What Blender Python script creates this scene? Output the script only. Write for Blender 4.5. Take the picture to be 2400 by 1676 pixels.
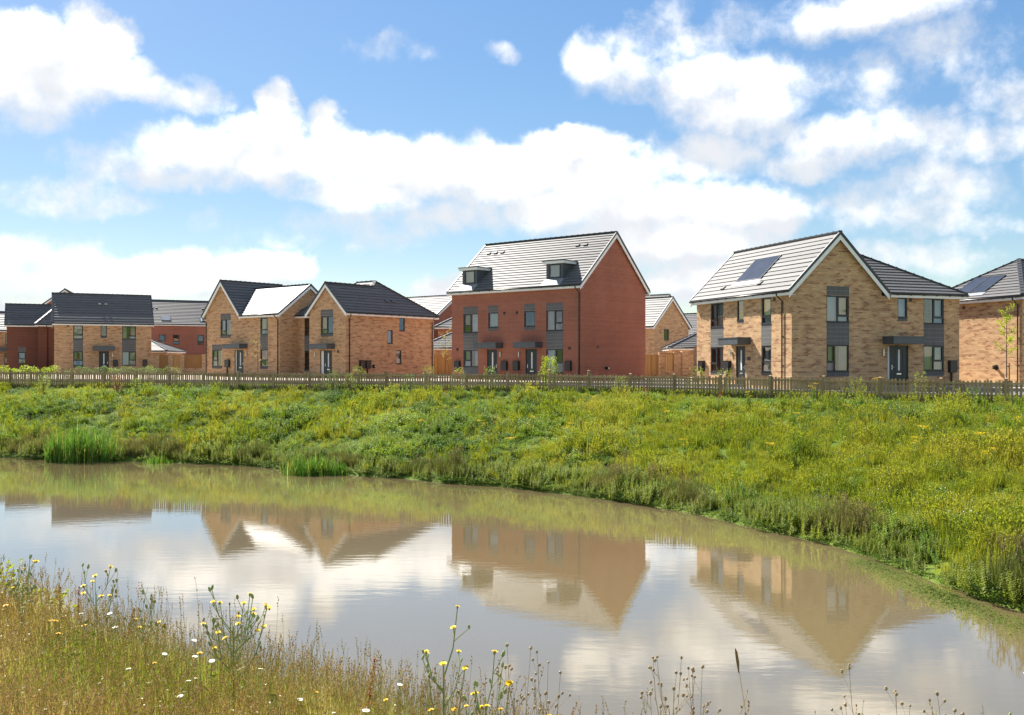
import bpy, math, random
import numpy as np
from mathutils import Vector

R = math.radians
scn = bpy.context.scene
for o in list(bpy.data.objects):
    bpy.data.objects.remove(o)
col = scn.collection

# ------------------------------------------------------------------ camera
CAM_Z = 1.4
cam_d = bpy.data.cameras.new('camera')
cam = bpy.data.objects.new('camera', cam_d)
col.objects.link(cam)
cam.location = (0, 0, CAM_Z)
cam.rotation_euler = (R(90), 0, 0)
cam_d.sensor_width = 36.0
cam_d.lens = 36.0 * 2250.0 / 2400.0
cam_d.shift_y = 10.0 / 2400.0
cam_d.clip_start = 0.1
cam_d.clip_end = 20000
scn.camera = cam

# ------------------------------------------------------------------ exposure
scn.view_settings.view_transform = 'Standard'
scn.view_settings.look = 'None'
scn.view_settings.gamma = 1.0
scn.view_settings.use_curve_mapping = False
scn.view_settings.exposure = 1.45
scn.render.engine = 'CYCLES'
scn.cycles.use_denoising = True
scn.cycles.max_bounces = 8
scn.cycles.transparent_max_bounces = 12
scn.cycles.sample_clamp_indirect = 6.0

# ------------------------------------------------------------------ sun
SUN_EL = R(44)
SUN_H = Vector((-0.643, 0.766, 0)).normalized()
to_sun = Vector((SUN_H.x * math.cos(SUN_EL), SUN_H.y * math.cos(SUN_EL), math.sin(SUN_EL)))
sun_d = bpy.data.lights.new('sun', 'SUN')
sun = bpy.data.objects.new('sun', sun_d)
col.objects.link(sun)
sun_d.energy = 4.6
sun_d.angle = R(0.55)
sun_d.color = (1.0, 0.95, 0.87)
sun.location = (-30, 40, 60)
sun.rotation_euler = to_sun.to_track_quat('Z', 'Y').to_euler()

# ------------------------------------------------------------------ node helpers
class NB:
    def __init__(s, tree):
        s.t = tree; s.n = tree.nodes; s.l = tree.links
    def node(s, typ, **kw):
        nd = s.n.new(typ)
        for k, v in kw.items():
            setattr(nd, k, v)
        return nd
    def put(s, sock, v):
        if isinstance(v, bpy.types.NodeSocket):
            s.l.new(v, sock)
        else:
            sock.default_value = v
    def math(s, op, a, b=None, c=None, clamp=False):
        nd = s.node('ShaderNodeMath', operation=op, use_clamp=clamp)
        s.put(nd.inputs[0], a)
        if b is not None: s.put(nd.inputs[1], b)
        if c is not None: s.put(nd.inputs[2], c)
        return nd.outputs[0]
    def vmath(s, op, a, b=None, out=0):
        nd = s.node('ShaderNodeVectorMath', operation=op)
        s.put(nd.inputs[0], a)
        if b is not None: s.put(nd.inputs[1], b)
        return nd.outputs[out]
    def comb(s, x, y, z=0.0):
        nd = s.node('ShaderNodeCombineXYZ')
        s.put(nd.inputs[0], x); s.put(nd.inputs[1], y); s.put(nd.inputs[2], z)
        return nd.outputs[0]
    def sep(s, v):
        nd = s.node('ShaderNodeSeparateXYZ'); s.put(nd.inputs[0], v)
        return nd.outputs
    def noise(s, vec, scale, detail=2.0, rough=0.5, dim='3D', color=False):
        nd = s.node('ShaderNodeTexNoise', noise_dimensions=dim)
        if vec is not None: s.put(nd.inputs['Vector'], vec)
        nd.inputs['Scale'].default_value = scale
        nd.inputs['Detail'].default_value = detail
        nd.inputs['Roughness'].default_value = rough
        return nd.outputs['Color' if color else 0]
    def mix(s, f, a, b):
        nd = s.node('ShaderNodeMix', data_type='RGBA')
        s.put(nd.inputs['Factor'], f)
        s.put(nd.inputs[6], a); s.put(nd.inputs[7], b)
        return nd.outputs[2]
    def ramp(s, f, stops, interp='LINEAR'):
        nd = s.node('ShaderNodeValToRGB')
        cr = nd.color_ramp; cr.interpolation = interp
        while len(cr.elements) < len(stops): cr.elements.new(0.5)
        for e, (p, c) in zip(cr.elements, stops):
            e.position = p; e.color = (*c, 1) if len(c) == 3 else c
        s.put(nd.inputs[0], f)
        return nd.outputs[0]
    def smooth(s, v, a, b):
        nd = s.node('ShaderNodeMapRange', interpolation_type='SMOOTHSTEP')
        s.put(nd.inputs[0], v)
        nd.inputs[1].default_value = a; nd.inputs[2].default_value = b
        return nd.outputs[0]
    def bump(s, h, strength, dist=0.01):
        nd = s.node('ShaderNodeBump')
        nd.inputs['Strength'].default_value = strength
        nd.inputs['Distance'].default_value = dist
        s.put(nd.inputs['Height'], h)
        return nd.outputs[0]

# ------------------------------------------------------------------ world: sky with fair-weather clouds
world = bpy.data.worlds.new('World')
scn.world = world
world.use_nodes = True
world.cycles.sampling_method = 'MANUAL'
world.cycles.sample_map_resolution = 256
wt = world.node_tree
wt.nodes.clear()
W = NB(wt)
sky = W.node('ShaderNodeTexSky', sky_type='NISHITA')
sky.sun_disc = False
sky.sun_elevation = SUN_EL
sky.sun_rotation = math.atan2(SUN_H.x, SUN_H.y)
sky.air_density = 1.0
sky.dust_density = 0.3
sky.ozone_density = 1.25
tc = W.node('ShaderNodeTexCoord')
dirv = tc.outputs['Generated']
dx, dy, dz = W.sep(dirv)
az = W.math('ARCTAN2', dx, dy)
el = W.math('ARCSINE', dz)
P0 = W.comb(az, el)
# ragged outlines: the outline coordinates are displaced by noise at three scales
w1 = W.vmath('SUBTRACT', W.noise(dirv, 9.0, 4.0, 0.55, color=True), (0.5, 0.5, 0.5))
w1 = W.vmath('MULTIPLY', w1, (0.075, 0.05, 0.0))
w2 = W.vmath('SUBTRACT', W.noise(dirv, 42.0, 5.0, 0.62, color=True), (0.5, 0.5, 0.5))
w2 = W.vmath('MULTIPLY', w2, (0.026, 0.020, 0.0))
P = W.vmath('ADD', W.vmath('ADD', P0, w1), w2)
# heaps of cumulus: centre and half size in 1/1000 rad (azimuth from straight ahead, elevation), thickness
def px(x, y, rx, ry, w=1.0):
    xs, ys = x / 1.913, y / 1.913
    a = math.atan((xs - 1200) / 2250.0)
    e = math.atan((848 - ys) / 2250.0 * math.cos(a))
    return (a, e, rx / 1.913 / 2250.0, ry / 1.913 / 2250.0, w)
HEAPS = [px(*p) for p in [
    (150, 290, 340, 190), (370, 120, 120, 110), (480, 160, 110, 85), (130, 140, 150, 85), (540, 340, 160, 100, .9),
    (720, 410, 150, 75, .62), (870, 420, 95, 70, .45), (200, 500, 170, 55, .25),
    (1190, 450, 85, 90), (1150, 590, 190, 110), (1410, 560, 95, 85), (1250, 720, 430, 150), (900, 690, 270, 130, .9),
    (580, 720, 250, 85, .34), (1700, 740, 360, 120), (2010, 760, 310, 140), (2260, 810, 250, 150), (1650, 880, 340, 80, .8),
    (800, 810, 220, 70, .6), (1450, 1050, 340, 60, .2), (1650, 980, 130, 90, .3), (2050, 980, 270, 90, .5),
    (250, 850, 180, 70, .34), (450, 915, 190, 46, .26), (80, 1140, 340, 80, .42), (720, 1260, 380, 100), (300, 1240, 330, 110, .5),
    (1190, 1200, 200, 90), (1960, 1290, 130, 70), (80, 1380, 160, 45, .7), (1690, 230, 95, 38, .14), (1830, 262, 60, 26, .12),
    (2260, 215, 60, 34, .2),
    (2546, 650, 240, 95), (2420, 750, 220, 120), (2730, 690, 140, 90), (2700, 810, 310, 150), (2900, 920, 360, 150),
    (3250, 940, 300, 125), (3450, 970, 170, 100), (3000, 1070, 520, 140), (2560, 960, 320, 130), (3150, 1250, 320, 110, .9),
    (3176, 690, 240, 115, .62), (2676, 260, 100, 105, .55), (2996, 180, 230, 90, .42), (2900, 330, 270, 110, .6),
    (3190, 360, 300, 125, .72), (3300, 490, 280, 125, .75), (3540, 400, 210, 95, .45), (3400, 570, 190, 70, .55),
    (3040, 30, 80, 55, .25), (3350, 90, 140, 60, .2), (3900, 45, 340, 90, .68), (3630, 110, 150, 75, .36),
    (4046, 230, 190, 100, .32), (3916, 380, 150, 80, .2), (3746, 640, 240, 120, .66), (3640, 730, 190, 80, .7),
    (4096, 580, 270, 90, .52), (4400, 630, 230, 80, .5), (4190, 830, 290, 110, .5), (4046, 930, 290, 90, .52),
    (4300, 1010, 190, 60, .5), (3780, 920, 110, 45, .25), (4346, 200, 110, 85, .14), (4380, 390, 90, 60, .22),
    (4580, 430, 110, 90, .4), (3900, 1160, 170, 75, .45), (4230, 1150, 160, 54, .35), (4590, 770, 70, 60, .5)]]
def heap_field(pos, heaps):
    fld = None
    for (a, e, ra, re, w) in heaps:
        v = W.vmath('MULTIPLY', W.vmath('SUBTRACT', pos, (a, e, 0)), (1 / (1.09 * ra), 1 / (1.09 * re), 0))
        f = W.math('MULTIPLY_ADD', W.vmath('DOT_PRODUCT', v, v, out=1), -w, w)
        fld = f if fld is None else W.math('SMOOTH_MAX', fld, f, 0.15)
    return fld
field = heap_field(P, HEAPS)
big = sorted(HEAPS, key=lambda q: -q[2] * q[3] * q[4])[:24]
base_in = W.math('MAXIMUM', heap_field(P0, big), -0.6)
base_up = W.math('MAXIMUM', heap_field(W.vmath('ADD', P0, (-0.006, 0.024, 0)), big), -0.6)
# the same kind of broken cumulus all round, away from the heaps listed above
cells = W.noise(W.vmath('MULTIPLY', dirv, (1.0, 1.0, 1.9)), 4.2, 6.0, 0.55)
cells = W.math('MULTIPLY_ADD', cells, 5.0, -2.55)
away = W.math('MAXIMUM', W.smooth(W.math('ABSOLUTE', az), 0.50, 0.66), W.smooth(el, 0.40, 0.52))
cells = W.math('MULTIPLY', cells, away)
cells = W.math('MINIMUM', cells, W.math('MULTIPLY_ADD', away, 2.0, -1.0))
field = W.math('MAXIMUM', field, cells)
fine = W.noise(dirv, 26.0, 7.0, 0.60)
dens = W.math('ADD', field, W.math('MULTIPLY_ADD', fine, 1.9, -0.95))
alpha = W.smooth(dens, -0.28, 0.85)
alpha = W.math('MULTIPLY', alpha, W.smooth(el, -0.02, 0.02))
# relief: tops and sun-side billows bright, undersides soft grey
lit0 = W.noise(dirv, 9.0, 5.0, 0.52)
lit1 = W.noise(W.vmath('ADD', dirv, (-0.016, 0.0, 0.028)), 9.0, 5.0, 0.52)
relief = W.math('SUBTRACT', lit0, lit1)
under = W.math('SUBTRACT', base_in, base_up)
thick = W.math('ADD', W.math('MULTIPLY', relief, 1.9), W.math('MULTIPLY_ADD', under, 0.62, 0.50))
thick = W.math('ADD', thick, W.math('MULTIPLY_ADD', fine, 0.5, -0.25))
thick = W.smooth(thick, 0.20, 1.25)
ccol = W.mix(thick, (4.15, 4.3, 4.55, 1), (8.6, 8.45, 8.2, 1))
hs = W.node('ShaderNodeHueSaturation')
hs.inputs['Hue'].default_value = 0.500
hs.inputs['Saturation'].default_value = 1.22
hs.inputs['Value'].default_value = 0.785
# the photograph holds the bright horizon back: gentle shoulder on the clear sky
sr, sg, sb = W.sep(sky.outputs[0])
sh = W.math('DIVIDE', 1.55, W.math('MULTIPLY_ADD', sb, 0.13, 1.0))
W.put(hs.inputs['Color'], W.vmath('MULTIPLY', sky.outputs[0], W.comb(sh, sh, sh)))
skyc = W.mix(alpha, hs.outputs[0], ccol)
bg = W.node('ShaderNodeBackground')
bg.inputs['Strength'].default_value = 0.075
W.put(bg.inputs['Color'], skyc)
wo = W.node('ShaderNodeOutputWorld')
W.l.new(bg.outputs[0], wo.inputs[0])

# ------------------------------------------------------------------ materials
def new_mat(name):
    m = bpy.data.materials.new(name); m.use_nodes = True
    nt = m.node_tree
    b = nt.nodes['Principled BSDF']
    return m, NB(nt), b

def plain(name, c, rough=0.5, spec=0.5, var=0.12, scale=3.0, metal=0.0, bump=0.0):
    m, N, b = new_mat(name)
    g = N.node('ShaderNodeNewGeometry')
    n = N.noise(g.outputs['Position'], scale, 5.0, 0.6)
    f = N.smooth(n, 0.3, 0.7)
    lo = tuple(x * (1 - var) for x in c) + (1,)
    hi = tuple(min(1, x * (1 + var)) for x in c) + (1,)
    N.put(b.inputs['Base Color'], N.mix(f, lo, hi))
    b.inputs['Roughness'].default_value = rough
    b.inputs['Specular IOR Level'].default_value = spec
    b.inputs['Metallic'].default_value = metal
    if bump:
        N.put(b.inputs['Normal'], N.bump(N.noise(g.outputs['Position'], 60.0, 4.0), bump, 0.004))
    return m

def brick(name, stops, mortar, bw=0.225, bh=0.075, cluster=0.55, soldier=False):
    """courses of single bricks, each with its own tone; uv is in metres on the wall"""
    m, N, b = new_mat(name)
    uvn = N.node('ShaderNodeUVMap')
    u, v, _ = N.sep(uvn.outputs[0])
    row = N.math('FLOOR', N.math('DIVIDE', v, bh))
    off = 0.0 if soldier else N.math('MULTIPLY', N.math('FLOORED_MODULO', row, 2.0), 0.5)
    u2 = N.math('ADD', N.math('DIVIDE', u, bw), off)
    c = N.math('FLOOR', u2)
    wn = N.node('ShaderNodeTexWhiteNoise', noise_dimensions='2D')
    N.put(wn.inputs['Vector'], N.comb(c, row))
    rnd = wn.outputs['Value']
    cl = N.noise(N.comb(N.math('MULTIPLY', c, 0.38), N.math('MULTIPLY', row, 0.42)), 1.0, 2.0, 0.5)
    cl = N.smooth(cl, 0.33, 0.70)
    val = N.math('ADD', N.math('MULTIPLY', rnd, 1 - cluster), N.math('MULTIPLY', cl, cluster))
    colr = N.ramp(val, stops)
    hv = N.node('ShaderNodeHueSaturation')
    N.put(hv.inputs['Color'], colr)
    N.put(hv.inputs['Value'], N.math('MULTIPLY_ADD', wn.outputs['Color'], 0.0, 1.0) if False else N.math('MULTIPLY_ADD', rnd, 0.42, 0.78))
    fu = N.math('FRACT', u2); fv = N.math('FRACT', N.math('DIVIDE', v, bh))
    mu = 0.010 / bw; mv = 0.010 / bh
    mm = N.math('MAXIMUM', N.math('LESS_THAN', fu, mu), N.math('LESS_THAN', fv, mv))
    g = N.node('ShaderNodeNewGeometry')
    big = N.noise(g.outputs['Position'], 0.55, 4.0, 0.55)
    body = N.mix(mm, hv.outputs[0], (*mortar, 1))
    hv2 = N.node('ShaderNodeHueSaturation')
    N.put(hv2.inputs['Color'], body)
    wr = N.node('ShaderNodeTexWhiteNoise', noise_dimensions='1D')
    N.put(wr.inputs['W'], row)
    streak = N.noise(N.vmath('MULTIPLY', g.outputs['Position'], (0.9, 0.9, 0.14)), 1.0, 4.0, 0.6)
    tone = N.math('ADD', N.math('MULTIPLY', big, 0.34), N.math('MULTIPLY', wr.outputs['Value'], 0.14))
    N.put(hv2.inputs['Value'], N.math('ADD', tone, N.math('MULTIPLY_ADD', streak, 0.22, 0.65)))
    N.put(b.inputs['Base Color'], hv2.outputs[0])
    b.inputs['Roughness'].default_value = 0.9
    b.inputs['Specular IOR Level'].default_value = 0.15
    N.put(b.inputs['Normal'], N.bump(N.math('SUBTRACT', 1.0, mm), 0.35, 0.006))
    return m

BUFF = [(0.0, (0.58, 0.395, 0.22)), (0.40, (0.54, 0.345, 0.185)), (0.60, (0.45, 0.26, 0.145)), (0.76, (0.29, 0.145, 0.08)), (1.0, (0.18, 0.09, 0.06))]
BUFF2 = [(0.0, (0.59, 0.375, 0.21)), (0.45, (0.55, 0.325, 0.175)), (0.66, (0.47, 0.26, 0.145)), (0.82, (0.29, 0.14, 0.075)), (1.0, (0.18, 0.085, 0.06))]
REDB = [(0.0, (0.38, 0.130, 0.080)), (0.5, (0.32, 0.100, 0.062)), (1.0, (0.22, 0.070, 0.047))]
BROWN = [(0.0, (0.22, 0.085, 0.055)), (0.5, (0.18, 0.068, 0.045)), (1.0, (0.13, 0.048, 0.034))]
GREYB = [(0.0, (0.15, 0.145, 0.14)), (0.5, (0.115, 0.112, 0.11)), (1.0, (0.08, 0.078, 0.078))]
M = {}
M['buff'] = brick('buff_brick', BUFF, (0.52, 0.37, 0.21))
M['buff2'] = brick('buff_brick_pale', BUFF2, (0.52, 0.36, 0.20))
M['red'] = brick('red_brick', REDB, (0.44, 0.30, 0.22), cluster=0.15)
M['brown'] = brick('brown_brick', BROWN, (0.21, 0.12, 0.09), cluster=0.2)
M['soldier'] = brick('grey_soldier_brick', GREYB, (0.34, 0.32, 0.29), bw=0.075, bh=0.225, cluster=0.2, soldier=True)

def tile_mat(name, c):
    m, N, b = new_mat(name)
    g = N.node('ShaderNodeNewGeometry')
    oi = N.node('ShaderNodeObjectInfo')
    n = N.noise(g.outputs['Position'], 2.2, 6.0, 0.65)
    n2 = N.noise(g.outputs['Position'], 45.0, 3.0, 0.6)
    f = N.math('ADD', N.math('MULTIPLY', n, 0.6), N.math('MULTIPLY', oi.outputs['Random'], 0.35))
    N.put(b.inputs['Base Color'], N.mix(N.smooth(f, 0.15, 0.85), tuple(x * 0.8 for x in c) + (1,), tuple(x * 1.25 for x in c) + (1,)))
    N.put(b.inputs['Roughness'], N.math('MULTIPLY_ADD', n2, 0.16, 0.47))
    b.inputs['Specular IOR Level'].default_value = 0.36
    N.put(b.inputs['Normal'], N.bump(n2, 0.12, 0.004))
    return m
M['tile'] = tile_mat('dark_grey_roof_tile', (0.115, 0.111, 0.108))
M['ridge'] = plain('ridge_tile', (0.05, 0.052, 0.058), 0.5, 0.5)
M['white'] = plain('white_board', (0.84, 0.83, 0.80), 0.45, 0.4, 0.05)
M['gutter'] = plain('black_plastic', (0.018, 0.018, 0.02), 0.35, 0.5)
M['frame'] = plain('anthracite_frame', (0.030, 0.033, 0.038), 0.4, 0.45)
M['door'] = plain('slate_green_door', (0.020, 0.030, 0.032), 0.4, 0.45)
M['canopy'] = plain('grey_canopy', (0.075, 0.083, 0.092), 0.42, 0.5)
M['dormer'] = plain('grey_dormer_cladding', (0.085, 0.093, 0.100), 0.5, 0.4)
M['steel'] = plain('brushed_metal', (0.62, 0.62, 0.62), 0.3, 0.5, metal=1.0)
M['solar'] = plain('solar_cell', (0.028, 0.033, 0.048), 0.16, 0.35, 0.2, 1.5)
M['curtain'] = plain('curtain_cloth', (0.74, 0.74, 0.72), 0.85, 0.2, 0.05)
M['blind'] = plain('roller_blind', (0.86, 0.86, 0.84), 0.8, 0.2, 0.03)
M['dark_room'] = plain('room_surface', (0.10, 0.095, 0.09), 0.9, 0.1)
M['lead'] = plain('lead_flashing', (0.22, 0.23, 0.24), 0.5, 0.5)

def glass_mat():
    m = bpy.data.materials.new('window_glass'); m.use_nodes = True
    N = NB(m.node_tree); N.n.clear()
    fr = N.node('ShaderNodeFresnel'); fr.inputs['IOR'].default_value = 1.75
    tr = N.node('ShaderNodeBsdfTransparent'); tr.inputs[0].default_value = (0.72, 0.76, 0.76, 1)
    gl = N.node('ShaderNodeBsdfGlossy'); gl.inputs['Roughness'].default_value = 0.015
    gl.inputs['Color'].default_value = (0.95, 0.97, 1, 1)
    g = N.node('ShaderNodeNewGeometry')
    oi = N.node('ShaderNodeObjectInfo')
    wn = N.node('ShaderNodeTexWhiteNoise', noise_dimensions='1D'); N.put(wn.inputs['W'], oi.outputs['Random'])
    tilt = N.vmath('MULTIPLY', N.vmath('SUBTRACT', wn.outputs['Color'], (0.5, 0.5, 0.5)), (0.10, 0.10, 0.10))   # panes never hang quite true
    nn = N.vmath('NORMALIZE', N.vmath('ADD', N.bump(N.noise(g.outputs['Position'], 1.1, 1.0), 0.12, 0.05), tilt))
    N.put(gl.inputs['Normal'], nn)
    mx = N.node('ShaderNodeMixShader')
    N.put(mx.inputs[0], N.math('MULTIPLY', fr.outputs[0], 1.8, clamp=True))
    N.l.new(tr.outputs[0], mx.inputs[1]); N.l.new(gl.outputs[0], mx.inputs[2])
    o = N.node('ShaderNodeOutputMaterial'); N.l.new(mx.outputs[0], o.inputs[0])
    return m
M['glass'] = glass_mat()

def wood_mat(name, c1, c2, along=2, rough=0.8):
    m, N, b = new_mat(name)
    g = N.node('ShaderNodeNewGeometry'); oi = N.node('ShaderNodeObjectInfo')
    sc = [22.0, 22.0, 22.0]; sc[along] = 1.6
    n = N.noise(N.vmath('MULTIPLY', g.outputs['Position'], tuple(sc)), 1.0, 5.0, 0.6)
    f = N.math('ADD', N.math('MULTIPLY', n, 0.75), N.math('MULTIPLY', oi.outputs['Random'], 0.4))
    N.put(b.inputs['Base Color'], N.mix(N.smooth(f, 0.25, 0.85), (*c1, 1), (*c2, 1)))
    b.inputs['Roughness'].default_value = rough
    b.inputs['Specular IOR Level'].default_value = 0.2
    N.put(b.inputs['Normal'], N.bump(n, 0.25, 0.004))
    return m
M['picket'] = wood_mat('weathered_fence_timber', (0.27, 0.185, 0.095), (0.47, 0.34, 0.19))
M['panelwood'] = wood_mat('golden_fence_timber', (0.30, 0.15, 0.05), (0.46, 0.26, 0.10))

def leaf_mat(name, c1, c2, c3=None, trans=0.42, patch=0.26, rough=0.55):
    """foliage: tone differs plant by plant and in broad drifts over the ground"""
    m = bpy.data.materials.new(name); m.use_nodes = True
    N = NB(m.node_tree); N.n.clear()
    g = N.node('ShaderNodeNewGeometry'); oi = N.node('ShaderNodeObjectInfo')
    n = N.smooth(N.noise(g.outputs['Position'], patch, 4.0, 0.6), 0.32, 0.68)
    f = N.math('ADD', N.math('MULTIPLY', n, 0.6), N.math('MULTIPLY', oi.outputs['Random'], 0.4))
    stops = [(0.1, c1), (0.9, c2)] if c3 is None else [(0.1, c1), (0.5, c2), (0.95, c3)]
    c = N.ramp(f, stops)
    d = N.node('ShaderNodeBsdfPrincipled'); N.put(d.inputs['Base Color'], c)
    d.inputs['Roughness'].default_value = rough
    d.inputs['Specular IOR Level'].default_value = 0.25
    t = N.node('ShaderNodeBsdfTranslucent')
    hv = N.node('ShaderNodeHueSaturation'); hv.inputs['Value'].default_value = 1.35; hv.inputs['Saturation'].default_value = 1.05
    N.put(hv.inputs['Color'], c); N.put(t.inputs[0], hv.outputs[0])
    mx = N.node('ShaderNodeMixShader'); mx.inputs[0].default_value = trans
    N.l.new(d.outputs[0], mx.inputs[1]); N.l.new(t.outputs[0], mx.inputs[2])
    o = N.node('ShaderNodeOutputMaterial'); N.l.new(mx.outputs[0], o.inputs[0])
    return m
M['weed'] = leaf_mat('weed_leaf', (0.088, 0.165, 0.022), (0.175, 0.255, 0.032), (0.275, 0.325, 0.055), trans=0.48)
M['weed_dark'] = leaf_mat('dark_weed_leaf', (0.065, 0.125, 0.024), (0.105, 0.170, 0.03), (0.16, 0.215, 0.045))
M['grass'] = leaf_mat('meadow_grass', (0.165, 0.215, 0.022), (0.26, 0.28, 0.028), (0.36, 0.325, 0.05), trans=0.48)
M['rush'] = leaf_mat('rush_stem', (0.095, 0.12, 0.025), (0.16, 0.165, 0.04), (0.23, 0.20, 0.07), trans=0.38)
M['reed'] = leaf_mat('reed_blade', (0.055, 0.14, 0.016), (0.115, 0.225, 0.03), trans=0.40)
M['straw'] = leaf_mat('dry_grass', (0.42, 0.31, 0.09), (0.53, 0.42, 0.14), (0.60, 0.52, 0.25), trans=0.38, patch=1.2)
M['straw_green'] = leaf_mat('half_dry_grass', (0.24, 0.28, 0.045), (0.36, 0.36, 0.07), (0.46, 0.38, 0.11), trans=0.38, patch=1.2)
M['seed'] = leaf_mat('brown_seed_head', (0.20, 0.125, 0.055), (0.33, 0.22, 0.095), trans=0.25, patch=2.0)
M['rust'] = leaf_mat('rust_dock_seed', (0.22, 0.055, 0.015), (0.30, 0.09, 0.025), trans=0.25, patch=2.0)
M['yellowgreen'] = leaf_mat('yellow_green_leaf', (0.24, 0.33, 0.02), (0.36, 0.42, 0.03), trans=0.45)
M['herb'] = leaf_mat('herb_green', (0.155, 0.195, 0.027), (0.24, 0.275, 0.042), trans=0.45)
M['rushseed'] = leaf_mat('rush_seed', (0.20, 0.15, 0.06), (0.28, 0.22, 0.09), trans=0.25)
M['shoremat'] = leaf_mat('shore_cress', (0.07, 0.13, 0.02), (0.16, 0.21, 0.03), trans=0.35)
M['stemgreen'] = plain('green_stem', (0.26, 0.31, 0.11), 0.6, 0.3, 0.2, 8)
M['stembrown'] = plain('brown_stem', (0.33, 0.25, 0.15), 0.7, 0.2, 0.2, 8)
M['bark'] = plain('young_bark', (0.20, 0.13, 0.08), 0.85, 0.2, 0.25, 14)
M['yellow'] = plain('yellow_petal', (0.82, 0.60, 0.02), 0.6, 0.2, 0.1, 20)
M['orange'] = plain('orange_yellow_petal', (0.75, 0.42, 0.015), 0.6, 0.2, 0.1, 20)
M['petal'] = plain('white_petal', (0.85, 0.85, 0.83), 0.6, 0.2, 0.04, 20)
M['cream'] = plain('cream_flower', (0.68, 0.66, 0.45), 0.7, 0.2, 0.1, 20)

def ground_mat():
    m, N, b = new_mat('bank_soil_and_turf')
    g = N.node('ShaderNodeNewGeometry')
    n = N.noise(g.outputs['Position'], 0.9, 7.0, 0.65)
    n2 = N.noise(g.outputs['Position'], 14.0, 5.0, 0.6)
    c = N.ramp(N.math('ADD', N.math('MULTIPLY', n, 0.6), N.math('MULTIPLY', n2, 0.4)), [(0.3, (0.055, 0.095, 0.016)), (0.5, (0.10, 0.15, 0.022)), (0.72, (0.16, 0.17, 0.045))])
    N.put(b.inputs['Base Color'], c)
    b.inputs['Roughness'].default_value = 0.95
    b.inputs['Specular IOR Level'].default_value = 0.1
    N.put(b.inputs['Normal'], N.bump(n2, 0.6, 0.05))
    return m
M['ground'] = ground_mat()
M['asphalt'] = plain('road_asphalt', (0.16, 0.153, 0.145), 0.9, 0.2, 0.2, 6, bump=0.3)
M['setts'] = plain('tan_block_paving', (0.38, 0.31, 0.24), 0.9, 0.2, 0.15, 2.0, bump=0.2)
M['paving'] = plain('pale_paving', (0.25, 0.228, 0.20), 0.9, 0.2, 0.12, 5, bump=0.2)

def water_mat():
    m, N, b = new_mat('silty_pond_water')
    g = N.node('ShaderNodeNewGeometry')
    n = N.noise(g.outputs['Position'], 0.09, 4.0, 0.55)
    N.put(b.inputs['Base Color'], N.mix(N.smooth(n, 0.3, 0.7), (0.146, 0.113, 0.054, 1), (0.172, 0.135, 0.068, 1)))
    b.inputs['Roughness'].default_value = 0.03
    b.inputs['IOR'].default_value = 1.45
    b.inputs['Specular IOR Level'].default_value = 1.0
    pv = N.vmath('MULTIPLY', g.outputs['Position'], (0.8, 2.6, 1.0))
    h = N.math('ADD', N.math('MULTIPLY', N.noise(pv, 1.5, 3.0, 0.5), 1.0), N.math('MULTIPLY', N.noise(pv, 7.0, 3.0, 0.55), 0.20))
    wv = N.bump(h, 0.024, 0.05)
    N.put(b.inputs['Normal'], wv); N.put(b.inputs['Coat Normal'], wv)
    b.inputs['Coat Weight'].default_value = 0.65; b.inputs['Coat Roughness'].default_value = 0.02; b.inputs['Coat IOR'].default_value = 1.36
    return m
M['water'] = water_mat()

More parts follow.
